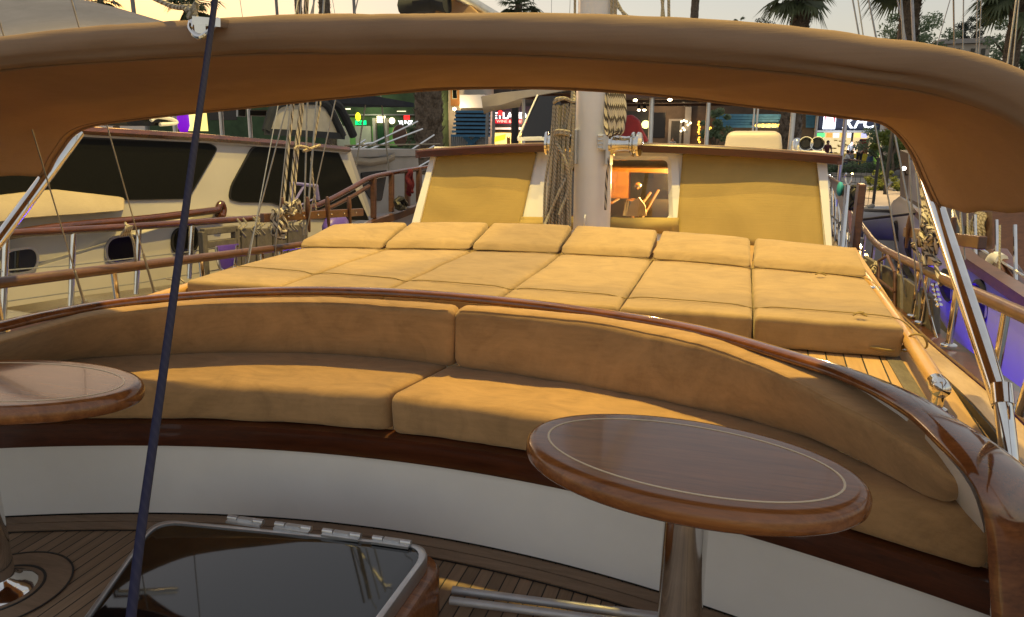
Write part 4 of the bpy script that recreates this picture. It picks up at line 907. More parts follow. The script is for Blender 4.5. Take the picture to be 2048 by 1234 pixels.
# upper house side with window openings as proud dark covers
house = [L(-420, 200), L(-420, 700), L(0, 560), L(420, 425), L(470, 436), L(640, 470), (L(738, 432)), L(692, 296), L(600, 286), L(400, 270), L(170, 256)]
MB().prism(house, INW*.12).build('cabin_side', M['boatwhite'], nb, False)
rp_ = [L(-420, 205), L(170, 257), L(400, 271), L(600, 287), L(692, 296)]
mb = MB(); secs = []
for p in rp_: secs.append([p-INW*.03-V(0, 0, .06), p-INW*.05, p-INW*.03+V(0, 0, .015), p+INW*2.6+V(0, 0, .06), p+INW*2.6-V(0, 0, .06)])
mb.loft(secs); rf = mb.build('cabin_roof', M['boatwhite'], nb, True, 0, None, 30)
mb = MB(); mb.loft([[p-INW*.055-V(0, 0, .045), p-INW*.07-V(0, 0, .02), p-INW*.055+V(0, 0, .012), p-INW*.02+V(0, 0, .016), p-INW*.02-V(0, 0, .045)] for p in rp_]); mb.build('roof_trim', M['mahogany'], rf, True, 0, None, 50)
end = [L(692, 296), L(738, 432), L(738, 432)+INW*2.4, L(692, 296)+INW*2.4]; MB().prism(end, (.02, .05, 0)).build('cabin_end', M['lavender'], nb, False)
def win(poly, r, name='window', mat='mesh_cover', proud=.012, fm='black', fw=.014):
    P = rounded([p-INW*proud for p in poly], r, 6); c = sum(P, Vector())/len(P); O = [p+(p-c).normalized()*fw for p in P]
    f = MB(); f.loft([[p+INW*(proud+.005) for p in O], [p-INW*.004 for p in O], [p-INW*.004 for p in P], [p+INW*.004 for p in P]], True, False); o = f.build(name, M[fm], nb, True, 0, None, 40)
    MB().prism([p for p in P], INW*.004).build('pane', M[mat], o, False); return o
win([L(-260, 300), L(-260, 420), L(110, 400), L(372, 397), L(432, 296), L(415, 287), L(150, 277)], [.02, .02, .02, .05, .08, .03, .02])
win([L(505, 294), L(462, 372), L(458, 398), L(480, 404), L(552, 404), L(600, 436), L(735, 440), L(672, 302), L(655, 297)], [.06, .06, .05, .04, .12, .1, .02, .05, .03])
# lower wall with portholes
low = [L(-420, 690, -.1), L(-420, 830, -.1), L(0, 618, -.1), L(142, 595, -.1), L(298, 576, -.1), L(400, 566, -.1), L(700, 500, -.1), L(700, 470, -.1), L(470, 432, -.1), L(420, 424, -.1), L(0, 560, -.1)]
MB().prism(low, INW*.1).build('trunk_side', M['boatwhite'], nb, False)
def port(x, y, w, h, fm):
    q = [L(x+w*a, y+h*b+w*a*-.14, -.112) for a, b in ((-1, -1), (1, -1), (1, 1), (-1, 1))]; return win(q, .09, 'porthole', 'smoke', .004, fm, .018)
port(40, 522, 32, 22, 'alu'); port(245, 498, 31, 24, 'alu'); port(370, 480, 24, 23, 'black')
gr_ = MB(); pts = [L(-300, 695, -.16), L(0, 598, -.16), L(200, 512, -.16) if 0 else L(130, 548, -.16), L(280, 495, -.16), L(430, 424, -.16)]
gr_ = MB(); pts = [L(-200, 512, -.17), L(40, 466, -.17), L(150, 451, -.17), L(300, 437, -.17), L(435, 420, -.17)]; gr_.tube(catmull(pts, 5), .032, 12)
e = pts[-1]; gr_.tube(catmull([e, e+V(.0, .05, .05), e+V(0, .08, .0), e+V(0, .05, -.06), e+V(0, .0, -.04)], 5), .03, 10); gr_.build('grab_rail', M['mahogany'], nb)
dq = [L(-300, 760, -.1), L(0, 617, -.1), L(142, 594, -.1), L(298, 575, -.1), L(560, 540, -.1)]; zed = lambda p: V(p.x, p.y, p.z)
mb = MB(); secs = [[p+INW*.1, p-INW*.9, p-INW*.9-V(0, 0, .06), p+INW*.1-V(0, 0, .06)] for p in dq]; mb.loft(secs); mb.build('side_deck', M['teak_grey'], nb, False)
mb = MB(); secs = [[p-INW*.88+V(0, 0, .05), p-INW*.98+V(0, 0, .05), p-INW*.95-V(0, 0, .9), p-INW*.7-V(0, 0, 2.2), p+INW*3.5-V(0, 0, 2.2), p+INW*3.5, p-INW*.88] for p in dq+[L(840, 470, -.1), L(1000, 440, -.1)]]; mb.loft(secs); mb.build('hull', M['lavender'], nb, True, 0, None, 40)
# guard rail
rl = [Rl(-200, 480), Rl(18, 467), Rl(220, 456), Rl(460, 440), Rl(560, 431), Rl(640, 408), Rl(700, 378), Rl(740, 356), Rl(790, 345), Rl(862, 334)]
g = MB().tube(catmull(rl, 6), .026, 10).build('guard_rail', M['mahogany'], nb)
for x, y0, y1 in ((147, 459, 622), (278, 452, 588), (384, 446, 557), (12, 468, 650)):
    m = MB(); m.tube([Rl(x-6, y1), Rl(x, y0)], .018, 10); m.build('stanchion', M['chrome'], g)
m = MB()
for pts in (((-150, 560), (18, 540), (147, 530), (278, 515), (384, 503), (560, 478)), ((-150, 640), (18, 602), (147, 584), (278, 566), (384, 548), (560, 520))): m.tube([Rl(*p) for p in pts], .004, 6)
m.build('lifeline', M['wire'], g)
m = MB(); m.tube(catmull([Rl(590, 440), Rl(640, 424), Rl(700, 395), Rl(738, 372)], 5), .02, 10); m.build('lower_rail', M['old_wood'], g)
for x, y0, y1, w in ((747, 352, 437, .05), (783, 346, 424, .05), (815, 338, 412, .06), (838, 334, 405, .07)):
    m = MB(); m.bar(Rl(x, y1), Rl(x, y0), w, .05, V(1, 0, 0)); m.build('wooden_post', M['old_wood'], g, False, .008)
m = MB(); m.loft([[p, p-INW*.06, p-INW*.06-V(0, 0, .07), p-V(0, 0, .09)] for p in catmull([Rl(640, 470), Rl(720, 450), Rl(745, 438), Rl(790, 424), Rl(840, 405)], 4)]); m.build('rubbing_strake', M['old_wood'], nb, True, 0, None, 40)
m = MB(); m.prism([Rl(640, 474), Rl(720, 454), Rl(745, 442), Rl(790, 428), Rl(842, 409), Rl(850, 470), Rl(640, 520)], INW*.05); m.build('bulwark', M['lavender'], nb, False)
# beige cushion in front of the first window
o = MB().loft([[L(x, y0, -.16), L(x, y0-3, .0), L(x, y1, .0), L(x, y1+3, -.05), L(x, (y0+y1)/2+4, -.12)] for x, y0, y1 in ((-250, 480, 398), (-60, 452, 396), (60, 436, 382), (110, 432, 378), (180, 427, 386), (240, 422, 393), (249, 420, 396))]).build('cushion', M['cream'], None, True, .012); tag(o, 'flat cream canvas cover under the first dark window of the white boat', 'cover')
# things on its roof
def Rf(x, y, off): return L(x, y, off)
o = MB().prism(rounded([Rf(252, 240, .9), Rf(262, 229, .9), Rf(310, 230, .9), Rf(350, 240, .9), Rf(350, 249, .9), Rf(300, 252, .9), Rf(256, 252, .9)], .06, 3), INW*.5).build('roof_hatch', M['tint'], None, False); tag(o, 'dark rounded skylight on the white boat roof under the canopy edge', 'skylight')
o = MB().tube(catmull([Rf(302, 241, .86), Rf(315, 234, .86), Rf(345, 239, .86), Rf(352, 246, .86), Rf(320, 249, .86)], 4), .018, 8).build('tube_frame', M['white'], None); tag(o, 'white bent tube frame on the white boat roof beside the skylight', 'frame')
sh_ = thing('spray_hood', Rf(610, 270, 1.0), 'navy spray hood with cloudy clear panel on the white boat roof', 'spray hood')
arc = lambda off, dx: [Rf(x+dx, y, off) for x, y in ((532, 262), (545, 222), (566, 205), (620, 201), (648, 206), (664, 226), (685, 272))]
m = MB(); m.prism(arc(1.0, 0), INW*.02); m.loft([arc(1.01, 0), [p+V(0, 0, .05) for p in arc(1.4, 6)], arc(2.2, 10)], False, False); o = m.build('clear_panel', M['clearplastic'], sh_); s = o.modifiers.new('s', 'SOLIDIFY'); s.thickness = .01
m = MB(); A_ = catmull(arc(.98, 0), 4); m.tube(A_, .05, 8); m.tube([p for p in catmull(arc(.98, 22), 4)][14:], .055, 8); m.build('navy_edge', M['navy'], sh_)
m = MB(); m.loft([[Rf(x, y, .96), Rf(x, y, 1.1), Rf(x, y+11, 1.1), Rf(x, y+13, .96)] for x, y in ((528, 257), (600, 260), (690, 266))]); m.build('navy_skirt', M['navy'], sh_)
o = MB().prism([Rf(540, 183, 1.6), Rf(700, 183, 1.6), Rf(828, 206, 1.6), Rf(828, 214, 1.6), Rf(700, 207, 1.6), Rf(540, 203, 1.6)], INW*1.0).build('bimini', M['navy'], None, False); tag(o, 'dark navy bimini stretched above the spray hood of the white boat', 'bimini')
for i, (x0, x1, y0, y1) in enumerate(((476, 492, 217, 233), (500, 534, 220, 232))):
    f = thing('menu_board', Rf(x0, y1, 2.2), ['small square black menu board behind the white boat roof', 'wide framed black board behind the white boat roof'][i], 'board', 'framed boards behind the white boat')
    MB().prism([Rf(x0, y1, 2.2), Rf(x1, y1+1, 2.2), Rf(x1, y0, 2.2), Rf(x0, y0, 2.2)], INW*.03).build('frame', M['alu'], f, False); MB().prism([Rf(x0+1.5, y1-1.5, 2.19), Rf(x1-1.5, y1-.5, 2.19), Rf(x1-1.5, y0+1.5, 2.19), Rf(x0+1.5, y0+1.5, 2.19)], INW*.01).build('panel', M['dark'], f, False)
pl = thing('purple_lamp_column', Rf(368, 258, 5), 'glowing purple lamp column on the quay beyond the white boat', 'lamp')
MB().lathe(Rf(368, 264, 5), [(.06, 0), (.10, .1), (.10, .34), (.07, .42), (.03, .48)], 14).build('shade', emit('purple_glow', (.16, .005, .42, 1), .9), pl)
MB().lathe(Rf(368, 262, 5)-V(0, 0, .7), [(.05, 0), (.05, .72), (.14, .72)], 10).build('stem', M['dark'], pl)
o = MB().prism([Rf(384, 262, 5), Rf(391, 262, 5), Rf(391, 215, 5), Rf(384, 215, 5)], INW*.1).build('light_strip', emit('yellow_strip', (1, .8, .25, 1), 1.0), None, False); tag(o, 'upright glowing yellow light strip beside the purple lamp column', 'lamp')
for i, (x, lb) in enumerate(((346, 'white post standing left of the purple lamp column'), (440, 'thin white post behind the white boat roof, left of the menu boards'), (497, 'thin white post between the two menu boards'))):
    o = MB().tube([Rf(x, 262, 3)-V(0, 0, 1.5), Rf(x, 205, 3)], .03, 8).build('post', M['alu'], None); tag(o, lb, 'post')
# boards and ladder on its rail
nm = ['grey weathered board on the white boat rail, left of four', 'grey weathered board on the white boat rail, second of four from the left', 'grey weathered board on the white boat rail, third of four, behind the hanging rope loops', 'grey weathered board on the white boat rail, right of four']
for i, (x0, x1, y0, y1) in enumerate(((484, 512, 458, 540), (515, 545, 459, 530), (548, 574, 457, 526), (577, 616, 452, 520))):
    o = MB().prism([Rl(x0, y1, -.05), Rl(x1, y1-4, -.05), Rl(x1, y0-3, -.05), Rl(x0, y0, -.05)], INW*.04).build('board', M['grey_wood'], None, False, .006); tag(o, nm[i], 'board', 'boards tied to the white boat rail')
f = MB()
for a, b in (((405, 463), (411, 560)), ((470, 456), (474, 545)), ((404, 464), (472, 457)), ((407, 490), (472, 482))): f.bar(Rl(*a, -.05), Rl(*b, -.05), .05, .05, INW)
tag(f.build('wooden_rack', M['grey_wood'], None, False, .006), 'grey wooden rack tied to the white boat rail left of the boards', 'rack')
o = MB().loft([[Rl(x, y, -.1), Rl(x, y, .1), Rl(x2, y2, .1), Rl(x2, y2, -.1)] for x, y, x2, y2 in ((430, 492, 440, 540), (478, 487, 470, 538))]).build('bucket', simple('purple_plastic', (.10, .05, .35, 1), .4), None, True, .01); tag(o, 'purple plastic tub hanging in the wooden rack of the white boat', 'tub')
o = MB().tube(catmull([Rl(432, 494, -.16), Rl(440, 535, -.16), Rl(455, 545, -.16), Rl(468, 535, -.16), Rl(474, 490, -.16)], 5), .012, 8).build('tub_handle', M['chrome'], None); tag(o, 'chrome hoop in front of the purple tub', 'hoop')
k = MB(); rnd = random.Random(17)
for i in range(16):
    x = 470+rnd.uniform(0, 140); y = 450-(x-470)*.12; k.tube(catmull([Rl(x, y-12, -.04), Rl(x+8, y, -.06), Rl(x-3, y+12, -.05), Rl(x+6, y+24, -.05)], 4), .008, 6)
tag(k.build('rope', M['rope_grey'], None), 'row of grey ropes knotted along the white boat rail above the boards', 'rope')
ff = MB(); ff.tube([Rl(585, 430), Rl(582, 366), Rl(634, 372)], .016, 8); ff.tube([Rl(588, 405), Rl(610, 368)], .012, 8); ff.tube([Rl(590, 415), Rl(632, 396)], .008, 8); ff.tube([Rl(632, 372), Rl(636, 400)], .02, 8)
tag(ff.build('davit', simple('lilac_metal', (.30, .27, .5, 1), .35, .4), None), 'bent lilac metal davit on the white boat rail behind the pin rail', 'davit')
o = MB().sphere(Rl(672, 455, -.1), .16, 14, (.6, 1.2, .8)).build('fender', simple('purple_rubber', (.13, .08, .42, 1), .4), None); tag(o, 'purple fender against the white boat side above the far left head rest', 'fender')
# grey boat behind it
PB = (-6.2, 9)
def B2(x, y, off=0): return UP(x, y, (PB[0]-off*.993, PB[1]+off*.12), D1)
gb = thing('grey_boat', B2(760, 470, 1), 'small grey white boat astern of the white yacht with a dark tapering window', 'boat')
MB().prism([B2(690, 480), B2(690, 314), B2(790, 308), B2(836, 312), B2(846, 470)], INW*2).build('cabin', M['greyhull'], gb, False)
MB().prism(rounded([B2(722, 345, -.02), B2(775, 340, -.02), B2(764, 402, -.02), B2(742, 400, -.02), B2(728, 375, -.02)], .06, 4), INW*.02).build('window', M['smoke'], gb, False)
MB().loft([[B2(x, y+8*sin(a), -.12+.1*cos(a)) for a in [2*pi*k/10 for k in range(10)]] for x, y in ((680, 318), (700, 320), (740, 325), (775, 320), (790, 312))]).build('canvas_roll', M['beige'], gb)
MB().prism([B2(690, 314, -.05), B2(690, 300, -.05), B2(840, 298, -.05), B2(840, 312, -.05)], INW*2).build('bulwark', M['greyhull'], gb, False)
o = MB().lathe(B2(800, 271, 1.5), [(.0, 0), (.22, 0), (.235, .02), (.22, .05), (0, .05)], 24, V(.35, -1, 0)).build('oval_sign', M['old_wood'], None); o.scale = (.62, 1, 1); tag(o, 'round brown wooden plate with a pale rim above the grey boat', 'plate')
ch = MB()
for a, b in (((700, 308), (835, 243)), ((735, 300), (845, 258)), ((822, 300), (868, 270)), ((826, 315), (868, 292)), ((835, 335), (870, 315)), ((705, 295), (730, 280))): ch.tube([B2(*a, 1), B2(*b, 1)], .018, 8)
ch.tube(catmull([B2(716, 310, 1), B2(718, 295, 1), B2(730, 288, 1), B2(745, 286, 1)], 4), .02, 8)
tag(ch.build('gangway_rail', M['chrome'], None), 'chrome gangway rails and struts rising behind the grey boat', 'railing')
o = MB().tube([B2(690, 291, 0), B2(880, 288, 0)], .012, 6).build('rope', M['rope'], None); tag(o, 'thin pale rope stretched level toward the left roof corner of the wheelhouse', 'rope')
for i, (a, b) in enumerate((((735, 180), (702, 400)), ((760, 180), (778, 340)))):
    o = MB().tube([B2(*a, -.5), B2(*b, -.5)], .012, 6).build('shroud_wire', M['rope_grey'], None); tag(o, ['slanting grey stay in front of the grey boat window', 'nearly upright grey stay right of the grey boat window'][i], 'wire', 'stays in front of the grey boat')
M['redrope'] = simple('red_rope', (.16, .012, .014, 1), .8)
hank(Rl(818, 340, -.1), .07, .28, 6, .016, 'redrope', 'dark red rope coil hanging between the wooden rail posts of the white boat', 8)
hank(Rl(800, 395, -.1), .12, .12, 5, .02, 'black', 'black hose coil between the wooden rail posts of the white boat', 14)
# furled sail / boom bundle over the canopy, left of the mast
o = MB().loft([[UY(x, y, 6.5+dy)+V(0, .12*cos(a), .0)+V(.0, 0, .08*sin(a)) for a in [2*pi*k/10 for k in range(10)]] for x, y, dy in ((806, 14, 0), (835, 6, .1), (870, 2, .1), (895, 8, 0))]).build('sail_bag', M['navy'], None); tag(o, 'dark furled sail bag showing over the canopy left of the mast', 'sail bag')
o = MB().prism([UY(868, 40, 6.6), UY(912, 42, 6.6), UY(975, 44, 6.6), UY(930, 0, 6.6), UY(905, -20, 6.6), UY(875, -20, 6.6)], (0, .3, 0)).build('sail_cover', M['canopy'], None, False, .01); tag(o, 'orange-brown sail cover showing over the canopy left of the mast', 'sail cover')
o = MB().tube([UY(900, -20, 6.5), UY(1010, 45, 6.9)], .05, 12).build('spar', M['alu'], None); tag(o, 'pale blue-grey spar sloping down behind the canopy left of the mast', 'spar')
sw = MB(); 
for a, b in (((1226, 5), (1268, 45)), ((1232, 0), (1256, 45)), ((1318, -60), (1330, 60)), ((1330, -60), (1322, 60)), ((1337, -40), (1338, 60))): sw.tube([UY(*a, 7), UY(*b, 7)], .014, 6)
tag(sw.build('rigging_lines', M['rope_grey'], None), 'bundle of thin slack rigging lines right of the mast above the canopy', 'rigging')
for i, (x0, y0, x1, y1, Y, r) in enumerate(((147, 0, 163, 55, 7, .008), (225, 0, 243, 30, 9, .008), (480, 0, 486, 40, 11, .01), (612, 0, 606, 40, 11, .012), (665, 0, 672, 40, 9, .007), (1103, -20, 1103, 40, 9, .006), (1141, -20, 1139, 38, 8, .006), (1716, 0, 1727, 75, 8, .012), (1795, 0, 1812, 80, 9, .016), (1824, 0, 1828, 90, 9, .02), (1927, 0, 1926, 100, 9, .012), (1955, 0, 1953, 100, 9, .012), (1963, 0, 1958, 100, 9, .01), (2030, 20, 2012, 150, 7, .014), (2038, 0, 2025, 140, 7, .01), (1900, 0, 1880, 70, 10, .01))):
    a, b = UY(x0, y0, Y), UY(x1, y1, Y); k = MB(); k.tube([b+(b-a)*1.2, a+(a-b)*6], r*(.8 if r > .019 else .5), 6)
    tag(k.build('stay', M['wire'], None), ['thin stay in front of the beige awning at the far upper left', 'thin slanting stay right of the beige awning peak', 'thin stay between the two left palm trunks and the blue rope', 'stay just left of the shaggy palm trunk', 'stay right of the shaggy palm trunk', 'hair-thin stay left of the mast top', 'curved thin stay hugging the left edge of the mast', 'stay slanting in front of the sky left of the round green tree', 'grey stay passing the left side of the round green tree', 'thick twisted stay in front of the round green tree', 'pale stay left of the flat-roofed house', 'left of two close stays before the pine', 'right of two close stays before the pine', 'thick stay at the right edge before the dark tree', 'thin stay at the right edge before the palm fronds', 'stay slanting right above the round green tree'][i], 'stay', 'stays seen above the canopy')
tw = MB(); vs = []; 
for j in range(6):
    for i in range(15):
        u, v = i/14, j/5; x = -420+u*760; ytop = 35+70*abs(u*1.0-.45)**1.5*2-(35 if u < .62 else 0)*0; base = [(-420, -60), (-100, -40), (60, -25), (200, 8), (300, 36), (345, 48)]
        for (xa, ya), (xb, yb) in zip(base, base[1:]):
            if xa <= x <= xb or (x < xa and xa == -420): yt = ya+(yb-ya)*(x-xa)/(xb-xa); break
        else: yt = 48
        p = UY(x, yt+(95-yt)*v if yt < 95 else yt, 7.5-2*v+.0); vs.append(p+V(0, 0, .03*noise.noise(V(u*4, v*2, 2))))
tw.add(vs, [(j*15+i, j*15+i+1, (j+1)*15+i+1, (j+1)*15+i) for j in range(5) for i in range(14)])
o = tw.build('awning', M['beige'], None); s = o.modifiers.new('s', 'SOLIDIFY'); s.thickness = .01; tag(o, 'pale beige awning of the neighbouring boat, upper left corner above the canopy', 'awning')

# ================================================================ LILAC HULL ON THE RIGHT
rb_ = thing('lilac_boat', (3.4, 6, -2.3), 'white yacht lit violet by blue water lamps, right side of the photo', 'yacht')
tp = [(1786, 402, 11.5), (1800, 392, 10.2), (1835, 420, 8.2), (1880, 462, 6.8), (1940, 520, 5.6), (2000, 560, 4.8), (2060, 600, 4.2), (2200, 700, 3.3), (2500, 900, 2.4)]
secs = []
for x, y, Y in tp:
    p = UY(x, y, Y); pb = V(p.x+.35, p.y, -1.2); secs.append([p, V(p.x-.02, p.y, p.z-.06), p.lerp(pb, .35)+V(-.05, 0, 0), p.lerp(pb, .7)+V(-.02, 0, 0), pb, V(p.x+.7, p.y, -2.6), V(p.x+3, p.y, -2.6), V(p.x+3, p.y, p.z)])
hl = MB().loft([q[:7]+[q[6]+V(.1, 0, 0), q[0]+V(.1, 0, -.05)] for q in secs]); hl.build('hull', M['lavender'], rb_, True, 0, None, 50); hl = MB(); hl.loft([[q[0]+V(.04, 0, -.75), q[7]+V(0, 0, -.75), q[7]+V(0, 0, -.8), q[0]+V(.04, 0, -.8)] for q in secs]); hl.build('deck', M['dark'], rb_, False)
from mathutils.bvhtree import BVHTree
_h = [q[:7] for q in secs]; _bv = BVHTree.FromPolygons([p for q in _h for p in q], [(i*7+k, i*7+k+1, (i+1)*7+k+1, (i+1)*7+k) for i in range(len(_h)-1) for k in range(6)])
ms = MB(); ms.loft([[q[2].lerp(q[3], .55)+V(a, 0, b) for a, b in ((-.05, -.03), (-.05, .03), (.06, .03), (.06, -.03))] for q in secs]); ms.build('rubbing_strake', M['old_wood'], rb_, True, 0, None, 40)
def HX(x, y):
    h = _bv.ray_cast(CAM, ray(x, y).normalized()); 
    if h[0]: return h[0]
    return UX(x, y, 1.9)
def HX_old(x, y):     # a point on its side (approximate surface)
    best = None
    for (xa, ya, Ya), (xb, yb, Yb_) in zip(tp, tp[1:]):
        for k in range(9):
            t = k/8; pt = UY(xa, ya, Ya).lerp(UY(xb, yb, Yb_), t)
            q = UY(x, y, pt.y); ex = pt.x+.35*max(0, min(1, (pt.z-q.z)/max(.1, pt.z+1.2)))
            e = abs(q.x-ex)
            if best is None or e < best[0]: best = (e, q)
    return best[1]-V(.05, 0, 0)
for x, y, w_ in ((1796, 462, .1), (1822, 494, .11), (1898, 572, .12), (1966, 602, .14)):
    c = HX(x, y); m = MB(); m.lathe(c, [(0, -.012), (.10, -.012), (.12, -.03), (.14, -.01), (.13, .03)], 24, V(1, .15, .25)); o = m.build('porthole', M['black'], rb_)
mb = MB(); cap = [UY(x, y, Y) for x, y, Y in tp[2:]]; mb.loft([[p+V(-.04, 0, -.04), p+V(.06, 0, -.04), p+V(.06, 0, .02), p+V(-.04, 0, .02)] for p in cap]); mb.build('toe_rail', M['old_wood'], rb_, True, 0, None, 40)
mb = MB(); mb.prism([UX(1800, 300, 2.5), UX(1800, 420, 2.5), UX(1870, 470, 2.5), UX(1870, 330, 2.5)], (1.6, 0, 0)); hs_ = mb.build('deck_house', M['old_wood'], rb_, False)
mb = MB(); mb.prism([UX(1818, 320, 2.48), UX(1816, 396, 2.48), UX(1846, 410, 2.48), UX(1846, 336, 2.48)], (.03, 0, 0)); mb.build('side_panel', M['lavender'], hs_, False)
mb = MB(); mb.prism([UX(1862, 335, 2.48), UX(1862, 400, 2.48), UX(1869, 410, 2.48), UX(1869, 340, 2.48)], (.02, 0, 0)); mb.build('window', M['tint'], hs_, False)
mb = MB(); mb.prism([UX(1886, 400, 2.35), UX(1886, 500, 2.35), UX(1985, 560, 2.35), UX(1985, 400, 2.35)], (.9, 0, 0)); h2 = mb.build('deck_house', M['old_wood'], rb_, False)
mb = MB(); mb.prism([UX(1900, 446, 2.33), UX(1900, 486, 2.33), UX(1930, 504, 2.33), UX(1930, 452, 2.33)], (.03, 0, 0)); mb.build('window', M['tint'], h2, False)
mb = MB(); mb.prism([UX(1938, 440, 2.33), UX(1938, 508, 2.33), UX(1948, 514, 2.33), UX(1948, 440, 2.33)], (.03, 0, 0)); mb.build('side_panel', M['lavender'], h2, False)
for px, y0, y1 in ((1905, 420, 500), (1950, 430, 540), (1993, 440, 575), (2030, 450, 600)):
    m = MB(); m.tube([UX(px, y0, 2.0), UX(px+3, y1+60, 2.0)], .014, 8); m.build('stanchion', M['chrome'], rb_)
m = MB(); m.tube([UX(1880, 452, 2.0), UX(1950, 490, 2.0), UX(2060, 560, 2.0)], .012, 8); m.build('guard_rail', M['chrome'], rb_)
lp = thing('anchor_lamp', UX(1808, 345, 2.3), 'small round white lamp glowing on the right boat deck house', 'lamp'); MB().sphere(UX(1808, 337, 2.3), .03, 12).build('globe', emit('white_lamp', (1, .95, .85, 1), 6), lp); mb = MB(); mb.tube([UX(1808, 337, 2.34), UX(1812, 350, 2.5)], .01, 8); mb.build('bracket', M['dark'], lp)
o = MB().prism([UX(1955, 505, 2.0), UX(1990, 496, 2.0), UX(2060, 600, 2.0), UX(2060, 660, 2.0), UX(2012, 632, 2.0)], (.09, 0, 0)).build('plank', M['fascia_wood'], None, False, .01); tag(o, 'thick red-brown plank leaning on the right boat side deck', 'plank')
o = MB().prism([UX(1974, 500, 1.97), UX(1981, 498, 1.97), UX(2040, 600, 1.97), UX(2030, 612, 1.97)], (.02, 0, 0)).build('plank', M['old_wood'], None, False, .006); tag(o, 'narrow dark lath lying on the red-brown plank', 'lath')
o = MB().tube(catmull([UX(1968, 650, 2.0), UX(1976, 560, 2.0), UX(1982, 524, 2.0), UX(1992, 514, 2.0), UX(2004, 520, 2.0)], 6), .045, 12).build('vent_pipe', M['white'], None); tag(o, 'white curved vent pipe beside the red-brown plank on the right boat', 'pipe')
o = MB().prism([UX(2000, 430, 3.2), UX(2120, 430, 3.2), UX(2120, 560, 3.2), UX(2000, 520, 3.2)], (.4, 0, 0)).build('tarpaulin', M['greyhull'], None, False, .02); tag(o, 'grey tarpaulin cover on the right boat below the canopy hem', 'tarpaulin')
hank(UX(1958, 425, 2.3), .16, .32, 9, .014, 'rope', 'yellowish rope coil hanging on the right boat below the canopy hem', 41)
for i, (x0, y0, x1, y1) in enumerate(((1921, 400, 1922, 520), (1900, 400, 1930, 480), (2000, 450, 1998, 640), (1935, 420, 1937, 620))):
    o = MB().tube([UX(x0, y0, 1.9), UX(x1, y1, 1.9)], .008, 6).build('rope', M['rope_grey'], None); tag(o, ['upright pale line on the right boat just left of its yellowish rope coil', 'slanting pale line on the right boat by the pin rail end', 'pale line beside the stanchion nearest the right edge of the photo', 'long pale line hanging from the canopy hem past the right pin rail'][i], 'rope', 'lines on the right boat')
k = MB()
k.tube(catmull([UX(x, y, 1.7) for x, y in ((1930, 474), (1940, 486), (1958, 484), (1950, 474), (1938, 478), (1946, 492), (1960, 492))], 5), .014, 8)
tag(k.build('rope', M['rope'], None), 'pale lashing on the right boat next to the dark pin rail end', 'rope')
dg = thing('dinghy', (3.2, 14, -2.4), 'small inflatable dinghy floating beyond the stern of the right boat', 'dinghy')
c0 = UY(1778, 478, 13.5); mb = MB(); mb.tube(catmull([c0+V(1.2, 2.2, .1), c0+V(0, 2.0, .1), c0+V(-.25, .9, .12), c0+V(0, .1, .2), c0+V(.55, -.25, .25), c0+V(1.1, .1, .2), c0+V(1.3, 1.0, .12)], 5), .24, 14); mb.build('tube', M['greyhull'], dg)
mb = MB(); mb.tube(catmull([c0+V(.0, 2.0, .33), c0+V(-.27, .9, .36), c0+V(0, .06, .44), c0+V(.55, -.3, .49), c0+V(1.1, .06, .44)], 5), .05, 8); mb.build('rub_strip', M['black'], dg)
o = MB().tube([UX(1668, 446, 1.1), UY(1835, 426, 8)], .014, 8).build('mooring_line', M['black'], None); tag(o, 'dark mooring line stretched between the gate post and the right boat', 'rope')
# ================================================================ SHORE
GZ = -1.55
def st(o): return tag(o, kind='structure')
st(MB().prism([V(-400, -300, -2.8), V(400, -300, -2.8), V(400, 21.2, -2.8), V(-400, 21.2, -2.8)], (0, 0, .2)).build('water', M['water'], None, False))
st(MB().prism([V(-500, 21, -3), V(500, 21, -3), V(500, 900, -3), V(-500, 900, -3)], (0, 0, 3+GZ)).build('quay', M['concrete'], None, False))
def onq(pts, dz=.004): return [V(*(U(x, y, GZ).xy), GZ+dz) for x, y in pts]
st(MB().prism(onq([(1655, 400), (1740, 372), (1790, 380), (1830, 420), (1850, 468), (1650, 472)]), (0, 0, .012)).build('path', M['pave'], None, False))
st(MB().prism([V(-120, 44, GZ+.004), V(60, 44, GZ+.004), V(60, 54, GZ+.004), V(-120, 54, GZ+.004)], (0, 0, .01)).build('promenade', M['asphalt'], None, False))
def X(px, Y, py=260): return UY(px, py, Y).x
def Z(py, Y, px=1200): return UY(px, py, Y).z
def slab(mb, x0, x1, y0, y1, Y, d=.2):        # pixel box on the facade plane Y, d deep (towards us negative)
    a, b = UY(x0, y1, Y), UY(x1, y0, Y); return mb.box(((a.x+b.x)/2, Y+d/2, (a.z+b.z)/2), (abs(b.x-a.x), abs(d), abs(b.z-a.z)))
def part(par, name, mat, x0, x1, y0, y1, Y, d=.2, bev=0): return slab(MB(), x0, x1, y0, y1, Y, d).build(name, M[mat] if isinstance(mat, str) else mat, par, False, bev)
def building(name, x0, x1, ytop, Y, mat, label, depth=8):
    a = X(x0, Y); b = X(x1, Y); zt = Z(ytop, Y); t = thing(name, ((a+b)/2, Y, GZ), label, 'building')
    mb = MB(); mb.box(((a+b)/2, Y+depth/2, (GZ+zt)/2), (b-a, depth, zt-GZ)); mb.build('wall', M[mat], t, False)
    mb = MB(); mb.box(((a+b)/2, Y+depth/2-.1, zt+.15), (b-a+.5, depth+.6, .3)); mb.build('roof', M['plaster2'], t, False); return t
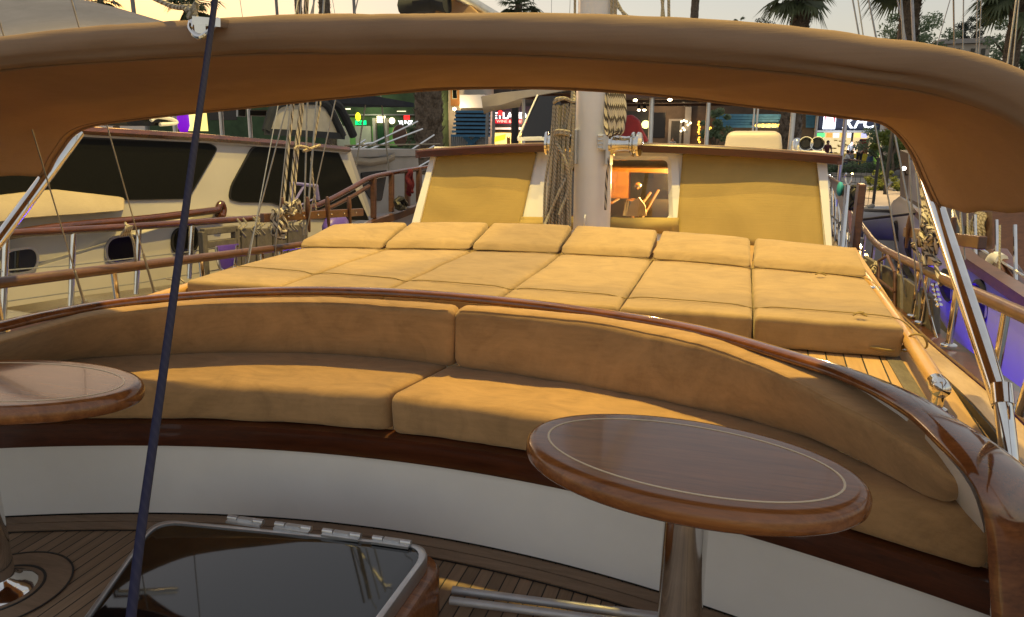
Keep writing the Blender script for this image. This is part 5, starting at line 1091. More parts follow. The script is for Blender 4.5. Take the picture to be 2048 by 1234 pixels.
E_w = emit('sign_white', (1, 1, 1, 1), 1.7); E_ww = emit('sign_warm_white', (1, .86, .55, 1), 1.8); E_r = emit('sign_red', (1, .02, .02, 1), 1.6); E_g = emit('sign_green', (.0, .9, .25, 1), 1.0); E_y = emit('sign_yellow', (1, .85, .02, 1), 1.3); E_o = emit('sign_orange', (1, .45, .05, 1), 2.5); E_yw = emit('lit_shop', (1, .78, .22, 1), .9); E_bl = emit('sign_bluewhite', (.85, .9, 1, 1), 1.7); E_k = emit('lit_counter', (1, .80, .42, 1), .55); E_rs = emit('red_stripe', (.8, .0, .02, 1), 1.2); E_gr = emit('green_lit_wall', (.12, .30, .06, 1), .2)
XA, ZA = V(1, 0, 0), V(0, 0, 1)
def sign(par, name, body, x0, x1, y0, y1, Y, mat, shear=0, bold=0, depth=.04):
    a, b = UY(x0, y1, Y), UY(x1, y0, Y); mb = textmesh(body, 1, .02, (0, 0, 0), XA, ZA, shear=shear, bold=bold)
    lo = [min(v[i] for v in mb.v) for i in (0, 2)]; hi = [max(v[i] for v in mb.v) for i in (0, 2)]
    mb.v = [V(a.x+(v.x-lo[0])/(hi[0]-lo[0])*(b.x-a.x), Y-.05+v.y*depth/.04, a.z+(v.z-lo[1])/(hi[1]-lo[1])*(b.z-a.z)) for v in mb.v]
    return mb.build(name, mat, par, False)
# --- green-lit shop, left
Y = 54
bA = building('green_shop', 300, 878, 120, Y, 'greenwall', 'dark green lit shop building with small glowing signs behind the grey boat')
part(bA, 'awning_edge', 'plaster2', 690, 878, 228, 231, Y, -.3)
dr = part(bA, 'door', 'paledoor', 713, 742, 252, 292, Y, -.08); part(bA, 'door', 'paledoor', 672, 699, 252, 292, Y, -.08)
gs_ = part(bA, 'sign', E_g, 712, 732.5, 241, 249.5, Y, -.1); sign(gs_, 'letters', 'ADE', 716, 727, 242.5, 248, Y-.12, M['greenwall'])
c = UY(716, 233.5, Y-.3); MB().sphere(c, .3, 16, (.75, .4, 1.1)).build('sign', E_y, bA)
rnd = random.Random(3); m = MB()
for row, (y0, y1) in enumerate(((232, 239), (239.5, 245.5))):
    x = 754.5
    while x < 771: wd = rnd.uniform(1.4, 2.4); slab(m, x, x+wd, y0, y1, Y-.05, -.05); x += wd+.7
m.build('sign_letters', E_ww, bA)
c = UY(784, 241.5, Y-.2); MB().lathe(c, [(0, -.05), (.24, -.05), (.24, .05), (0, .05)], 20, V(0, 1, 0)).build('round_sign', E_ww, bA)
sign(bA, 'sign_letters', 'YUNZ', 797, 826, 241, 250, Y-.05, E_w, 0, .02)
sh = part(bA, 'emblem', E_r, 809, 819, 229, 239, Y, -.1); part(sh, 'emblem_bar', 'greenwall', 811, 817, 232, 233.2, Y-.11, -.02); part(sh, 'emblem_bar', 'greenwall', 811.5, 814, 235, 236.2, Y-.11, -.02)
for x in (752, 776): part(bA, 'pillar', 'plaster', x-1.2, x+1.2, 236, 300, Y, -.3)
m = MB(); rnd = random.Random(6)
for i in range(7): slab(m, 757+i*2.6, 759+i*2.6, 252, 292, Y, -.06-.02*(i % 2))
m.build('curtain', simple('green_curtain', (.015, .07, .02, 1), .8), bA, False)
part(bA, 'window', E_gr, 700, 712, 235, 292, Y, -.03); part(bA, 'window', E_gr, 746, 751, 252, 292, Y, -.03); part(bA, 'window', E_gr, 779, 800, 255, 292, Y, -.03); part(bA, 'lamp_bar', E_ww, 690, 701, 217, 219, Y, -.1); part(bA, 'lamp_bar', E_ww, 795, 812, 222, 223, Y, -.1)
part(bA, 'window', E_yw, 400, 412, 215, 262, Y, -.03); part(bA, 'window', 'tint', 420, 470, 190, 240, Y, -.03)
# --- beige apartment block
Y = 56
bB = building('apartment_block', 876, 983, 70, Y, 'plaster', 'beige apartment block with an orange lit balcony recess above the blue louvre awning')
part(bB, 'lit_recess', simple('orange_glow_tint', (.45, .2, .06, 1), .8), 902, 918, 150, 212, Y, -.05)  # orange lamp glow on the recess is put into its base colour
for x0, x1, y0, y1 in ((887, 897, 150, 205), (905, 914, 160, 198), (926, 960, 150, 178)): f = part(bB, 'window', 'paledoor', x0, x1, y0, y1, Y, -.06); part(f, 'pane', 'tint', x0+1, x1-1, y0+1.5, y1-1.5, Y-.065, -.02)
part(bB, 'balcony', 'white', 928, 975, 190, 216, Y, -.9); part(bB, 'dark_band', 'dark', 925, 982, 216, 224, Y, -.4)
wl_ = thing('wall_lamp', UY(909, 220, Y-1.2), 'bright warm star-like lamp left above the blue louvre awning', 'lamp'); MB().sphere(UY(909, 218, Y-1.2), .12, 12).build('bulb', emit('bulb', (1, .78, .4, 1), 30), wl_); MB().tube([UY(909, 221, Y-1.2), UY(909, 222, Y)], .03, 6).build('bracket', M['dark'], wl_)
part(bB, 'pillar', 'plaster2', 877, 884, 180, 330, Y, -.5)
# blue louvre awning + kiosk
def louvre(label, x0, x1, y0, y1, Y, n, sk=0):
    t = thing('louvre_awning', UY((x0+x1)/2, y1, Y), label, 'awning')
    for i in range(n):
        y = y0+(y1-y0)*i/(n-1); a = UY(x0-sk*i, y, Y); b = UY(x1, y+.6, Y); m = MB(); m.bar(a, b, .14, .16+.05*(n < 6)); m.build('slat', M['bluewood'], t, False)
    m = MB(); slab(m, x0, x1, y0, y1, Y+.3, .1); m.build('backing', M['dark'], t, False); return t
louvre('blue slatted louvre awning over the white kiosk, left of the wine sign', 912, 980, 223, 271, 52, 7, 1.6)
kk = thing('kiosk', UY(945, 300, 53), 'white kiosk front with crossed blue boards under the blue louvre awning', 'kiosk')
part(kk, 'front', simple('kiosk_board', (.42, .42, .40, 1), .7), 903, 974, 272, 330, 53.2, .2); m = MB()
for i in range(18): x = 904+i*4; slab(m, x, x+.5, 272, 330, 53.2, -.02)
m.build('board_joints', M['dark'], kk, False)
m = MB(); m.bar(UY(928, 272, 53.05), UY(958, 300, 53.05), .3, .06, V(0, 1, 0)); m.bar(UY(958, 272, 52.95), UY(928, 300, 52.95), .3, .06, V(0, 1, 0)); m.build('cross_board', M['bluewood'], kk, False)
for x in (972, 985): o = MB().tube([UY(x, 335, 50), UY(x+3, 218, 50)], .12, 8).build('post', M['plaster2'], None); tag(o, 'grey post left of the wine sign, '+('next to the kiosk' if x == 972 else 'nearest the sign'), 'post')
# wine shop
Y = 57
bC = building('wine_shop', 984, 1125, 110, 56.6, 'dark', 'wine shop with a white and red lit sign on a dark fascia', 6)
Y = 56.5
part(bC, 'fascia', simple('purple_black', (.025, .015, .035, 1), .6), 984, 1070, 212, 250, Y, -.1)
sg = part(bC, 'sign_board', simple('sign_dark', (.03, .02, .04, 1), .6), 982, 1058, 221, 248, Y-.12, -.04)
sign(sg, 'letters', 'EYLAND', 987, 1053, 224.5, 237.5, Y-.2, E_w, 0, .02)
part(sg, 'red_band', emit('red_band', (.6, .0, .02, 1), .5), 985, 1053, 238.6, 246.4, Y-.17, -.02); sign(sg, 'letters', "'S WINE & SPIRITS", 986, 1052, 239.6, 245.2, Y-.24, emit('red_letters', (1, .25, .2, 1), 2.2))
c = UY(1000.5, 226, Y-.35); MB().lathe(c, [(0, -.03), (.2, -.03), (.2, .03), (0, .03)], 20, V(0, 1, 0)).build('glass_emblem', E_r, sg)
part(bC, 'lintel', 'white', 983, 1060, 255, 259, Y, -.3); part(bC, 'lit_window', E_yw, 984, 1048, 266, 292, Y, -.05)
m = MB(); m.prism([UY(989, 284, Y-.1), UY(1010, 279, Y-.1), UY(1012, 268, Y-.1), UY(991, 273, Y-.1)], (0, -.05, 0)); m.build('window_sign', E_y, bC, False)
rnd = random.Random(12); m = MB()
for i in range(14): x = 1014+rnd.uniform(0, 30); slab(m, x, x+1.6, 270+rnd.uniform(0, 8), 292, Y-.1, -.06)
m.build('bottles', simple('bottle_brown', (.12, .03, .01, 1), .3), bC)
# restaurant in the middle
Y = 57.5
bD = building('restaurant', 1125, 1425, 150, Y, 'brownwall', 'dim brown restaurant front with warm hanging lamps behind the mast')
part(bD, 'door_frame', 'plaster2', 1335, 1365, 238, 300, Y, -.15); part(bD, 'doorway', 'dark', 1340, 1360, 242, 300, Y-.16, -.03); part(bD, 'column', 'plaster2', 1367, 1384, 214, 300, Y, -.4); part(bD, 'panel', 'dark', 1228, 1298, 222, 300, Y, -.03)
part(bD, 'window', 'tint', 1302, 1332, 225, 275, Y, -.06)
os_ = MB().lathe(UY(1291, 249, Y-.3), [(0, -.05), (.25, -.05), (.3, 0), (.25, .05), (0, .05)], 20, V(0, 1, 0)).build('oval_sign', emit('pale_yellow', (.95, 1, .35, 1), 1.4), bD); 
m = MB(); rnd = random.Random(2)
for x, y in ((1273, 249), (1277, 254), (1363, 243), (1368, 241), (1373, 243), (1366, 256), (1369, 260), (1376, 250), (1362, 262), (1381, 246), (1274, 262)): m.sphere(UY(x, y, Y-.5), .09, 8)
m.build('string_lamps', E_ww, bD); m = MB()
for y in range(244, 288, 5): m.sphere(UY(1397+(y % 3), y, Y-.5), .085, 8)
for x, y in ((1404, 268), (1408, 272), (1418, 258), (1421, 256), (1416, 268)): m.sphere(UY(x, y, Y-.5), .09, 8)
m.build('string_lamps', E_o, bD)
# blue slatted front with yellow letters
Y = 55
bE = building('blue_slat_shop', 1425, 1648, 160, 57, 'brownwall', 'low dark shop with a wide blue slatted fascia and small yellow letters')
lt = louvre('wide blue slatted fascia with yellow letters, left of the red and white sign', 1432, 1562, 231, 252, 55.5, 5, .6)
m = MB(); rnd = random.Random(9); x = 1512
while x < 1570: wd = rnd.uniform(2, 4.5); m.sphere(UY(x+wd/2, 251, 55.1), .07+wd*.022, 8, (1, .4, .8)); x += wd+1
m.build('sign_letters', emit('sign_amber', (1, .55, .08, 1), 2.2), lt)
louvre('short blue slatted fascia right of the palm trunk', 1612, 1645, 231, 252, 55.5, 5)
part(bE, 'lit_window', E_yw, 1560, 1590, 268, 300, 57, -.05); part(bE, 'lit_window', emit('green_window', (.3, .6, .1, 1), .7), 1558, 1580, 262, 270, 56.9, -.05)
# fried chicken shop
Y = 54
bF = thing('fast_food_shop', (X(1705, Y), Y, GZ), 'fast food shop with a glaring white lit sign and bright counter', 'building')
x0, x1 = 1632, 1776
part(bF, 'wall', 'dark', x0, x1, 120, 262, Y, 6); part(bF, 'back_wall', E_k, x0, x1, 262, 336, Y+4, .2); part(bF, 'side_wall', E_gr, 1752, 1764, 266, 340, Y, 2.5)
part(bF, 'floor', 'pave', x0, x1, 333, 337, Y, 4)
part(bF, 'lintel', 'white', x0, x1, 261, 264.5, Y, -.5)
lb = part(bF, 'logo_panel', E_bl, 1645, 1673, 222, 258, Y-.1, -.2)
for a, b, c, d in ((1649, 1652, 1652, 1653.5), (1668, 1665, 1671, 1667)):
    m = MB(); m.prism([UY(a, 224, Y-.34), UY(b if a < 1660 else 1671, 224, Y-.34), UY(c if a < 1660 else 1669.5, 246, Y-.34), UY(1651 if a < 1660 else 1667, 246, Y-.34)], (0, -.03, 0)); m.build('stripe', E_rs, lb, False)
part(bF, 'fascia', simple('fascia_blue', (.02, .025, .05, 1), .7), 1636, 1762, 219, 260, Y, -.12)
sign(bF, 'letters', 'KFC', 1684, 1756, 233, 256.5, Y-.3, E_bl, .35, .015, .08)
mc = ((1, .3, .05), (.9, .85, .8), (1, .55, .1), (.8, .85, 1), (1, .7, .2), (.5, .5, .9))
for i in range(6): part(bF, 'menu_screen', emit('menu_%d' % i, (*mc[i], 1), .9), 1652+i*14, 1664.5+i*14, 266, 275, Y+1.5, -.1)
part(bF, 'menu_screen', emit('menu_green', (.1, .8, .2, 1), 1.0), 1634, 1650, 266, 274, Y+.5, -.1)
m = MB(); rnd = random.Random(22)
for i in range(26): x = 1660+rnd.uniform(0, 44); y = 278+rnd.uniform(0, 32); slab(m, x, x+rnd.uniform(3, 9), y, y+2.2, Y+3.2, -.2)
m.build('food_shelf', simple('shelf', (.5, .38, .15, 1), .6), bF); part(bF, 'counter', simple('counter_yellow', (.6, .45, .06, 1), .5), 1655, 1740, 308, 334, Y+2.4, .6); part(bF, 'partition', M['red'], 1716, 1738, 278, 318, Y+3.4, .2); part(bF, 'mullion', 'dark', 1701.5, 1704, 264, 320, Y-.1, .15); part(bF, 'lit_pillar', E_yw, 1742, 1751, 266, 335, Y+.4, .3)
st_ = None
# people -------------------------------------------------------------
def skinmesh(name, pts, edges, rad, mat, parent):
    org = Vector(parent['org']) if 'org' in parent.keys() else Vector()
    me = bpy.data.meshes.new(name); me.from_pydata([Vector(p)-org for p in pts], edges, []); o = bpy.data.objects.new(name, me); COL.objects.link(o); o.parent = parent; o['org'] = tuple(org)
    sk = o.modifiers.new('skin', 'SKIN'); sv = me.skin_vertices[0] if me.skin_vertices else None
    if sv is None:
        bm = bmesh.new(); bm.from_mesh(me); bm.verts.layers.skin.verify(); bm.to_mesh(me); bm.free(); sv = me.skin_vertices[0]
    for i, r in enumerate(rad): sv.data[i].radius = (r, r)
    sv.data[0].use_root = True; s2 = o.modifiers.new('sub', 'SUBSURF'); s2.levels = s2.render_levels = 1; me.materials.append(mat); return o
def person(px, pyfoot, Y, face, shirt, pants, label, h=1.7, walk=0., sit=False, arms=.1, skirt=False):
    g = UY(px, pyfoot, Y); base = V(g.x, Y, GZ); t = thing('person', base, label, 'person', 'people by the shops'); k = h/1.7
    f = V(sin(face), -cos(face), 0); s = V(cos(face), sin(face), 0)
    def P(a, b, z): return base+s*(a*k)+f*(b*k)+V(0, 0, z*k)
    if sit: hip = .48; kn = [P(-.1, .42, .47), P(.1, .42, .47)]; an = [P(-.1, .40, .05), P(.1, .40, .05)]; dz = -.42; lean = .08
    else: hip = .92; kn = [P(-.09, .02+walk*.5, .48), P(.09, .04-walk*.3, .48)]; an = [P(-.09, walk, .04), P(.09, -walk*1.1, .06)]; dz = 0; lean = 0.03
    pel, ch, nk = P(0, 0, hip+.03), P(0, lean, 1.25+dz), P(0, lean+.02, 1.46+dz); hd, tp_ = P(0, lean+.05, 1.57+dz), P(0, lean+.04, 1.67+dz)
    sL, sR = P(-.18, lean, 1.40+dz), P(.18, lean, 1.40+dz); eL, eR = P(-.23, lean+arms*.8, 1.14+dz), P(.23, lean+arms*.6, 1.14+dz); wL, wR = P(-.20, lean+arms*2.4, .95+dz+arms*.6), P(.20, lean+arms*2, .95+dz+arms*.5); hL, hR = P(-.19, lean+arms*2.9, .86+dz+arms*.7), P(.19, lean+arms*2.5, .86+dz+arms*.6)
    toe = [a+f*(.17*k) for a in an]; hpL, hpR = P(-.09, 0, hip), P(.09, 0, hip)
    pts = [pel, ch, nk, hd, tp_, sL, eL, wL, hL, sR, eR, wR, hR, hpL, kn[0], an[0], toe[0], hpR, kn[1], an[1], toe[1], P(0, lean+.15, 1.56+dz)]
    ed = [(0, 1), (1, 2), (2, 3), (3, 4), (2, 5), (5, 6), (6, 7), (7, 8), (2, 9), (9, 10), (10, 11), (11, 12), (0, 13), (13, 14), (14, 15), (15, 16), (0, 17), (17, 18), (18, 19), (19, 20), (3, 21)]
    rd = [q*k for q in (.11, .12, .055, .09, .08, .06, .045, .032, .03, .06, .045, .032, .03, .085, .06, .04, .03, .085, .06, .04, .03, .02)]
    skinmesh('body', pts, ed, rd, M['skin'], t)
    skinmesh('shirt', [pel, ch, P(0, lean+.01, 1.42+dz), sL, sL.lerp(eL, .8), sR, sR.lerp(eR, .8)], [(0, 1), (1, 2), (2, 3), (3, 4), (2, 5), (5, 6)], [q*k for q in (.135, .15, .075, .078, .062, .078, .062)], M['cloth_'+shirt], t)
    if skirt: MB().lathe(P(0, 0, .12), [(.26*k, 0), (.22*k, .4*k), (.15*k, .85*k), (.1, .9*k)], 14).build('skirt', M['cloth_'+pants], t)
    else: skinmesh('trousers', [pel, hpL, kn[0], an[0], hpR, kn[1], an[1]], [(0, 1), (1, 2), (2, 3), (0, 4), (4, 5), (5, 6)], [q*k for q in (.125, .1, .075, .058, .1, .075, .058)], M['cloth_'+pants], t)
    mb = MB(); mb.sphere(P(0, lean+.025, 1.615+dz), .108*k, 12, (.92, 1.02, 1.0)); mb.build('hair', M['hair'], t); return t
person(1697, 335, 52.0, .4, 'black', 'black', 'person in black standing at the bright counter of the fast food shop', 1.72)
person(1716, 336, 51.0, -.5, 'striped', 'black', 'person in a striped top with broad shoulders in front of the fast food shop', 1.82, 0, False, .15)
person(1737, 345, 47.5, 1.2, 'blue', 'denim', 'person in a pale blue dress walking past the hedge', 1.72, .18, False, .12, True)
person(1688, 340, 48.5, 1.4, 'white', 'denim', 'person in a white shirt sitting at a table by the hedge', 1.7, 0, True, .3)
person(1703, 341, 48.8, -1.4, 'grey', 'black', 'person in grey sitting opposite the white shirt by the hedge', 1.66, 0, True, .3)
person(1650, 337, 50.0, .3, 'maroon', 'black', 'person in maroon standing by the wheelhouse corner, under the logo panel', 1.78)
person(1660, 352, 45.5, -.8, 'navy', 'black', 'person in navy with a white bag sitting low beside the chrome railing', 1.7, 0, True, .2)
person(1345, 286, 56.0, .1, 'grey', 'black', 'person in grey leaning forward in the dark restaurant doorway', 1.75, 0, False, .3)
person(1521, 292, 52.0, -.4, 'white', 'grey', 'person in a white shirt behind the white plastic box', 1.75)
for i, (px, Y, c, lb) in enumerate(((1686, 48.9, 'red', 'red plastic chair behind the person in the white shirt'), (1664, 48.0, 'maroon', 'dark maroon plastic chair left of the red chair'))):
    t = thing('chair', (X(px, Y, 335), Y, GZ), lb, 'chair'); b = Vector(t['org']); mt = M['red'] if i == 0 else M['cloth_maroon']
    MB().box(b+V(0, 0, .45), (.44, .44, .04)).build('seat', mt, t, False, .01); MB().box(b+V(-.21, 0, .7), (.04, .42, .5)).build('backrest', mt, t, False, .01)
    for sx in (-1, 1):
        for sy in (-1, 1): MB().tube([b+V(.2*sx, .2*sy, 0), b+V(.18*sx, .18*sy, .44)], .018, 6).build('leg', mt, t)
t = thing('table', (X(1696, 48.6, 335), 48.6, GZ), 'small table between the two seated people by the hedge', 'table'); b = Vector(t['org']); MB().box(b+V(0, 0, .74), (.8, .7, .04)).build('tabletop', M['old_wood'], t, False, .01); MB().tube([b, b+V(0, 0, .73)], .05, 8).build('leg', M['dark'], t)
# fence and lamp posts on the quay
fe = thing('mesh_fence', U(1730, 420, GZ), 'dark wire mesh fence panel standing on the path behind the gate post', 'fence')
fY = U(1745, 418, GZ).y; b0 = V(U(1745, 418, GZ).x, fY, GZ); m = MB(); m.tube([b0, b0+V(0, 0, 1.75)], .05, 8); m.build('post', M['dark'], fe); m = MB(); m.tube([b0+V(-1.6, 1.4, 0), b0+V(-1.6, 1.4, 1.6)], .04, 8); m.build('post', M['dark'], fe)
m = MB()
for i in range(12): p = b0.lerp(b0+V(-1.6, 1.4, 0), i/11); m.tube([p+V(0, 0, .1), p+V(0, 0, 1.6)], .008, 4)
for z in (.1, .35, .6, .85, 1.1, 1.35, 1.6): m.tube([b0+V(0, 0, z), b0+V(-1.6, 1.4, z)], .012, 4)
m.build('mesh', M['dark'], fe)
for i, (px, Y, r, lb) in enumerate(((266, 58, .22, 'pale grey mast-like lamp post behind the beige awning'), (553, 62, .16, 'slim dark pole left of the shaggy palm trunks'), (708, 62, .16, 'slim dark pole right of the shaggy palm trunks'))):
    p = X(px, Y, 10); o = MB().tube([V(p, Y, GZ), V(p, Y, 16)], [r, r*.8], 10).build('lamp_post', M['plaster2'], None); tag(o, lb, 'post')
sl_ = thing('street_lamp', (X(1805, 34, 100), 34, GZ), 'street lamp standing behind the canopy edge, lighting the walkway', 'street lamp'); b = Vector(sl_['org'])
MB().tube([b, b+V(0, 0, 5.4), b+V(-.5, -.3, 5.75)], .07, 8).build('pole', M['dark'], sl_); MB().lathe(b+V(-.6, -.36, 5.68), [(0, 0), (.2, .02), (.14, .1), (0, .12)], 14).build('lamp_head', emit('lamp_head', (1, .75, .4, 1), 8), sl_)
# vegetation ----------------------------------------------------------
def leafball(mb, c, rad, n, size, rnd, sc=(1, 1, 1)):
    for i in range(n):
        d = V(rnd.gauss(0, 1), rnd.gauss(0, 1), rnd.gauss(0, 1)).normalized()*(rnd.random()**.4)
        p = Vector(c)+V(d.x*rad*sc[0], d.y*rad*sc[1], d.z*rad*sc[2]); a = V(rnd.gauss(0, 1), rnd.gauss(0, 1), rnd.gauss(0, 1)).normalized(); b = a.orthogonal().normalized(); s = size*rnd.uniform(.6, 1.3)
        mb.add([p-a*s*.5, p+b*s*.22, p+a*s*.5, p-b*s*.22], [(0, 1, 2, 3)])
def tree(name, px, pyc, Y, rx, rz, mat, label, n=40, seed=0, leaf=.32, cat='tree', per=70):
    rnd = random.Random(seed); c = UY(px, pyc, Y); t = thing(name, (c.x, Y, GZ), label, cat, None); mb = MB(); tk = MB(); cs = []
    for i in range(n):
        d = V(rnd.gauss(0, 1), rnd.gauss(0, 1), rnd.gauss(0, 1)).normalized()*(rnd.random()**.35); p = c+V(d.x*rx, d.y*rx*.8, d.z*rz); cs.append(p)
        leafball(mb, p, rx*rnd.uniform(.16, .30), per, leaf, rnd, (1, 1, .7))
    mb.build('crown', M[mat], t, False); base = V(c.x, Y, GZ); fork = c-V(0, 0, rz*.7)
    tk.tube([base, base.lerp(fork, .5)+V(.1, 0, 0), fork], [.28*rx/3, .2*rx/3, .16*rx/3], 8)
    for p in cs[:10]: tk.tube([fork, fork.lerp(p, .5)+V(0, 0, .2), p], [.12*rx/3, .08*rx/3, .03], 6)
    tk.build('trunk', M['bark'], t); return t
def palm(px, pyc, Y, fr, rt, label, seed=0, shag=True, nf=34):
    rnd = random.Random(seed); c = UY(px, pyc, Y); t = thing('palm_tree', (c.x, Y, GZ), label, 'palm tree', 'palms along the promenade'); base = V(c.x, Y, GZ); tk = MB(); H = c.z-GZ
    secs = []
    for i in range(61):
        z = i/60; r = rt*(1.12-.22*z); secs.append([base+V(0, 0, H*z)+V(cos(a), sin(a), 0)*r*(1+.03*((i % 2)*2-1)+.13*noise.noise(V(cos(a)*1.4, sin(a)*1.4+seed, z*14))) for a in [2*pi*k/12 for k in range(12)]])
    tk.loft(secs)
    if shag:
        for i in range(700):
            z = rnd.random(); a = rnd.uniform(0, 2*pi); r = rt*(1.1-.22*z); p = base+V(cos(a)*r, sin(a)*r, H*z); o_ = V(cos(a), sin(a), 0); tg = V(-sin(a), cos(a), 0); s = rt*rnd.uniform(.16, .34)
            tk.add([p-tg*s*.6, p+tg*s*.6, p+o_*s*1.1+V(0, 0, s*1.6)], [(0, 1, 2)])
    tk.build('trunk', M['bark'], t); mb = MB()
    for i in range(nf):
        el = rnd.uniform(-1.0, 1.25); az = rnd.uniform(0, 2*pi); d = V(cos(az)*cos(el), sin(az)*cos(el), sin(el)); L_ = fr*rnd.uniform(.75, 1.1); stem = L_*.5; q = c+d*stem-V(0, 0, .06*L_*(1.2-sin(el)))
        mb.tube([c, q], [.035*fr/1.6, .02*fr/1.6], 4, False); sd = d.cross(V(0, 0, 1)).normalized(); upn = sd.cross(d)
        for k in range(17):
            ph = (k-8)/8*1.35; bd = (d*cos(ph)+sd*sin(ph)); bl = L_*.62*(1-.25*abs(ph)/1.35)*rnd.uniform(.85, 1.1); wv = sd*cos(ph)-d*sin(ph); wd = .035*fr
            m1 = q+bd*bl*.55+upn*.02; tip = q+bd*bl-V(0, 0, bl*rnd.uniform(.15, .45)); mb.add([q, m1+wv*wd, tip, m1-wv*wd], [(0, 1, 2, 3)])
    mb.build('crown', M['palmleaf'], t, False); return t
palm(386, -2, 60, 2.6, .3, 'palm with a full crown showing over the canopy beside the blue rope', 1)
palm(586, -150, 60, 2.4, .32, 'shaggy palm trunk over the canopy, left of the close pair', 2)
palm(641, -120, 54, 2.4, .45, 'thick shaggy palm trunk over the canopy, right of the close pair', 3)
palm(1037, 8, 62, 2.2, .3, 'palm crown showing over the canopy just left of the mast', 4)
palm(1396, -90, 60, 2.2, .3, 'slim dark palm trunk over the canopy right of the mast', 5, False)
palm(1606, -30, 50, 2.5, .6, 'stout palm whose trunk shows above and below the canopy at the blue slats', 6, True, 28)
palm(1832, -70, 52, 2.9, .6, 'palm trunk with a skirt of dead leaves in front of the round green tree', 7)
palm(2046, -36, 48, 2.8, .4, 'palm with drooping fronds at the upper right edge', 8)
palm(1478, 47, 105, 1.2, .2, 'tiny distant palm crown in the middle right over the canopy', 9, False, 26)
palm(846, -190, 40, 2.5, .72, 'very thick palm trunk with leaf scars between the green shop and the apartments', 10)
palm(200, -2, 66, 2.2, .3, 'palm crown half hidden behind the beige awning, upper left', 13)
tree('round_tree', 1822, 82, 62, 3.2, 1.9, 'leaf', 'round pale green tree over the canopy at the upper right', 46, 31, .24, 'tree', 170)
tree('pine_tree', 1950, 62, 105, 2.6, 1.8, 'leaf_pine', 'dark flat-topped pine over the roof at the upper right', 26, 32, .3, 'tree', 130)
tree('dark_tree', 2048, 100, 58, 2.6, 2.6, 'leaf', 'dense dark green tree at the right edge above the canopy corner', 40, 33, .26, 'tree', 150)
tree('bare_tree', 1536, 50, 110, 2.0, .9, 'leaf_pine', 'sparse distant tree top low over the canopy right of the tiny palm', 9, 34, .3, 'tree', 20)
tree('bright_bush', 1782, 300, 46, 1.6, 2.0, 'leaf', 'tall leafy bush right of the fast food shop', 44, 35, .17, 'bush', 130)
tree('bright_bush', 1788, 285, 44, 1.0, .9, 'leaf_bright', 'bright yellow-green lamp-lit foliage at the canopy corner', 16, 36, .22, 'bush')
tree('bright_bush', 1772, 366, 36, .8, .55, 'leaf_bright', 'low yellow-green shrub lit beside the path', 22, 37, .16, 'bush')
tree('bush', 1432, 262, 50, 1.2, 1.6, 'leaf', 'dark green shrub left of the blue slatted fascia', 20, 38, .25, 'bush')
tree('climber', 815, 275, 45, .9, 1.0, 'leaf', 'dark green climbing plant left of the very thick palm trunk', 16, 39, .22, 'plant')
tree('climber', 868, 250, 44, .6, 1.6, 'leaf', 'narrow dark climbing plant right of the very thick palm trunk', 14, 40, .2, 'plant')
hg = thing('hedge', (X(1700, 45, 340), 45, GZ), 'long dark clipped hedge below the fast food shop', 'hedge'); rnd = random.Random(50); mb = MB()
xa, xb = X(1640, 45, 340), X(1765, 45, 340)
for i in range(60): leafball(mb, V(rnd.uniform(xa, xb), 45+rnd.uniform(-.35, .35), GZ+rnd.uniform(.15, .62)), .3, 60, .15, rnd)
mb.build('foliage', M['leaf'], hg, False); mb = MB(); mb.box(((xa+xb)/2, 45, GZ+.1), (xb-xa, .8, .2)); mb.build('planter', M['concrete'], hg, False)
t = thing('house', (X(1935, 100, 110), 102, GZ), 'pale flat-roofed house behind the pine at the upper right', 'house'); a, b = X(1888, 100, 100), X(1980, 100, 100); zt = Z(88, 100, 1930)
mb = MB(); mb.box(((a+b)/2, 103, (GZ+zt)/2), (b-a, 6, zt-GZ)); mb.build('wall', M['plaster'], t, False); mb = MB(); mb.box(((a+b)/2, 103, zt+.3), (b-a+1.2, 7, .5)); mb.build('roof', M['plaster2'], t, False)
for px in (1915, 1945, 1966): part(t, 'window', 'tint', px-5, px+5, 97, 112, 99.95, -.1)
# ================================================================ sky, lights, camera
w = bpy.data.worlds.new('World'); scene.world = w; w.use_nodes = True
nt_ = w.node_tree; bg = nt_.nodes['Background']; sky = nt_.nodes.new('ShaderNodeTexSky'); sky.sky_type = 'NISHITA'
SUN_EL, SUN_AZ = radians(5.0), radians(-52)      # low sun to the left, behind the boats
sky.sun_disc = False; sky.sun_elevation = SUN_EL; sky.sun_rotation = SUN_AZ; sky.air_density = 1.0; sky.dust_density = 1.0; sky.ozone_density = 1.0
hs_ = nt_.nodes.new('ShaderNodeHueSaturation'); hs_.inputs['Saturation'].default_value = 1.3; nt_.links.new(sky.outputs[0], hs_.inputs['Color']); tn = nt_.nodes.new('ShaderNodeMix'); tn.data_type = 'RGBA'; tn.blend_type = 'MULTIPLY'; tn.inputs[0].default_value = 1; tn.inputs[7].default_value = (.95, .80, .76, 1); nt_.links.new(hs_.outputs[0], tn.inputs[6]); ad = nt_.nodes.new('ShaderNodeMix'); ad.data_type = 'RGBA'; ad.blend_type = 'ADD'; ad.inputs[0].default_value = 1; nt_.links.new(tn.outputs[2], ad.inputs[6]); ad.inputs[7].default_value = (AMB[0]/SKY, AMB[1]/SKY, AMB[2]/SKY, 1); nt_.links.new(ad.outputs[2], bg.inputs[0]); bg.inputs[1].default_value = SKY
sl = bpy.data.lights.new('sun', 'SUN'); sl.energy = .12; sl.angle = radians(10); sl.color = (1, .75, .5)
so = bpy.data.objects.new('sun', sl); COL.objects.link(so); so.rotation_euler = (radians(90)-SUN_EL, 0, -SUN_AZ+pi)
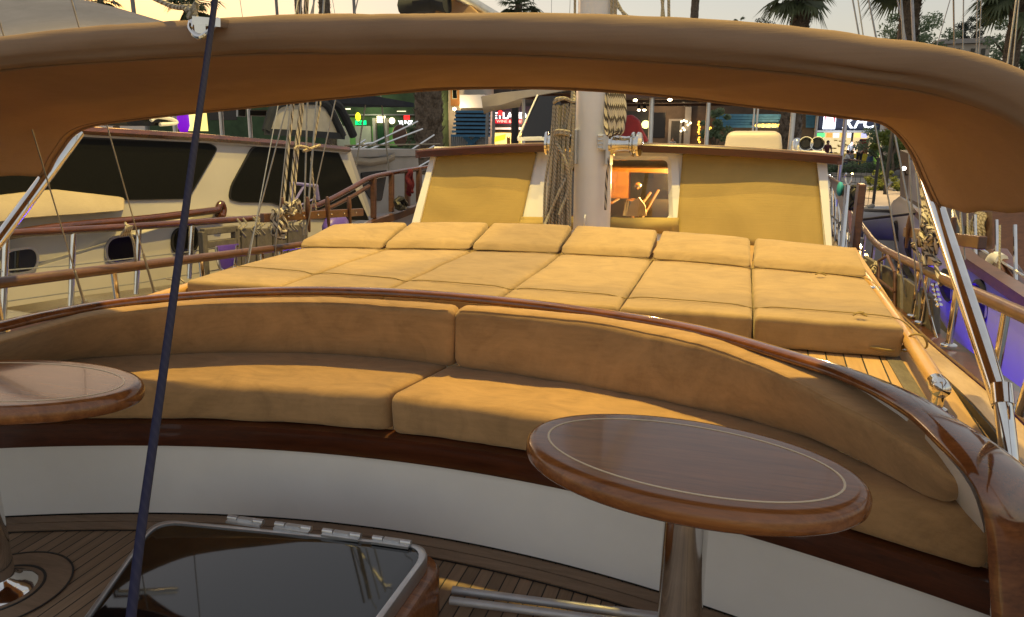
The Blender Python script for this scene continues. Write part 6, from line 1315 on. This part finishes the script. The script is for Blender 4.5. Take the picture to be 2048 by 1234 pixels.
def spot(name, loc, to, e, c, size, blend=.3, r=.06):
    l = bpy.data.lights.new(name, 'SPOT'); l.energy = e; l.color = c; l.spot_size = radians(size); l.spot_blend = blend; l.shadow_soft_size = r
    o = bpy.data.objects.new(name, l); COL.objects.link(o); o.location = loc; o.rotation_euler = (Vector(to)-Vector(loc)).to_track_quat('-Z', 'Y').to_euler(); return o
def point(name, loc, e, c, r=.05):
    l = bpy.data.lights.new(name, 'POINT'); l.energy = e; l.color = c; l.shadow_soft_size = r
    o = bpy.data.objects.new(name, l); COL.objects.link(o); o.location = loc; return o
WARM = (1, .71, .18)
spot('deck_flood', (CX, 4.66, 7.0), (CX, 3.6, .6), 1680, WARM, 120, .4, .06)
spot('deck_flood_aft', (CX+.16, 5.75, 9.5), (CX-.1, 3.2, .6), 1320, WARM, 80, .4, .05)
point('cabin_lamp', (CX+.35, 6.3, .98), 75, (1, .62, .18), .04)
for i, (x, y, z, e) in enumerate(((1.1, 2.4, -1.4, 52), (1.1, 3.6, -1.4, 56), (1.15, 5.0, -1.4, 56), (1.3, 7, -1.4, 50), (-3.35, 5.6, -.4, 8), (-3.3, 8, -.5, 24))):
    point('water_lamp', (x, y, z), e, (.07, .015, 1), .1)
_q = [o for o in bpy.data.objects if o.name.startswith('street_lamp')][0].location; spot('street_light', (_q.x-.6, _q.y-.36, _q.z+5.5), (_q.x-1.5, _q.y-3, _q.z), 1500, (1, .68, .3), 150, .5, .1)
for q, e, c in ((UY(909, 222, 54.0), 160, (1, .7, .35)), (UY(1700, 290, 51.5), 130, (.9, .93, 1)), (UY(735, 225, 52.6), 60, (.9, 1, .6)), (UY(1020, 252, 55), 140, (1, .6, .45)), (UY(1330, 225, 55.5), 160, (1, .65, .3)), (UY(1540, 262, 54.2), 120, (1, .75, .35))):
    point('shop_light', q, e, c, .25)
cam = bpy.data.cameras.new('camera'); co = bpy.data.objects.new('camera', cam); COL.objects.link(co); scene.camera = co
cam.sensor_width = 36; cam.sensor_fit = 'HORIZONTAL'; cam.lens = F/2048*36; cam.clip_start = .05; cam.clip_end = 3000
co.matrix_world = Matrix(((RT.x, UPV.x, -FW.x, CAM.x), (RT.y, UPV.y, -FW.y, CAM.y), (RT.z, UPV.z, -FW.z, CAM.z), (0, 0, 0, 1)))
vs_ = scene.view_settings; scene.display_settings.display_device = 'sRGB'; vs_.view_transform = 'Standard'; vs_.look = 'None'; vs_.exposure = EXPO; vs_.gamma = 1; vs_.use_curve_mapping = False
scene.cycles.max_bounces = 8; scene.cycles.transparent_max_bounces = 12; scene.cycles.sample_clamp_indirect = 6; scene.cycles.use_denoising = True
for o in bpy.data.objects:
    if 'org' in o.keys(): del o['org']
    for k in list(o.keys()):
        if k == 'category' and o.parent: del o[k]
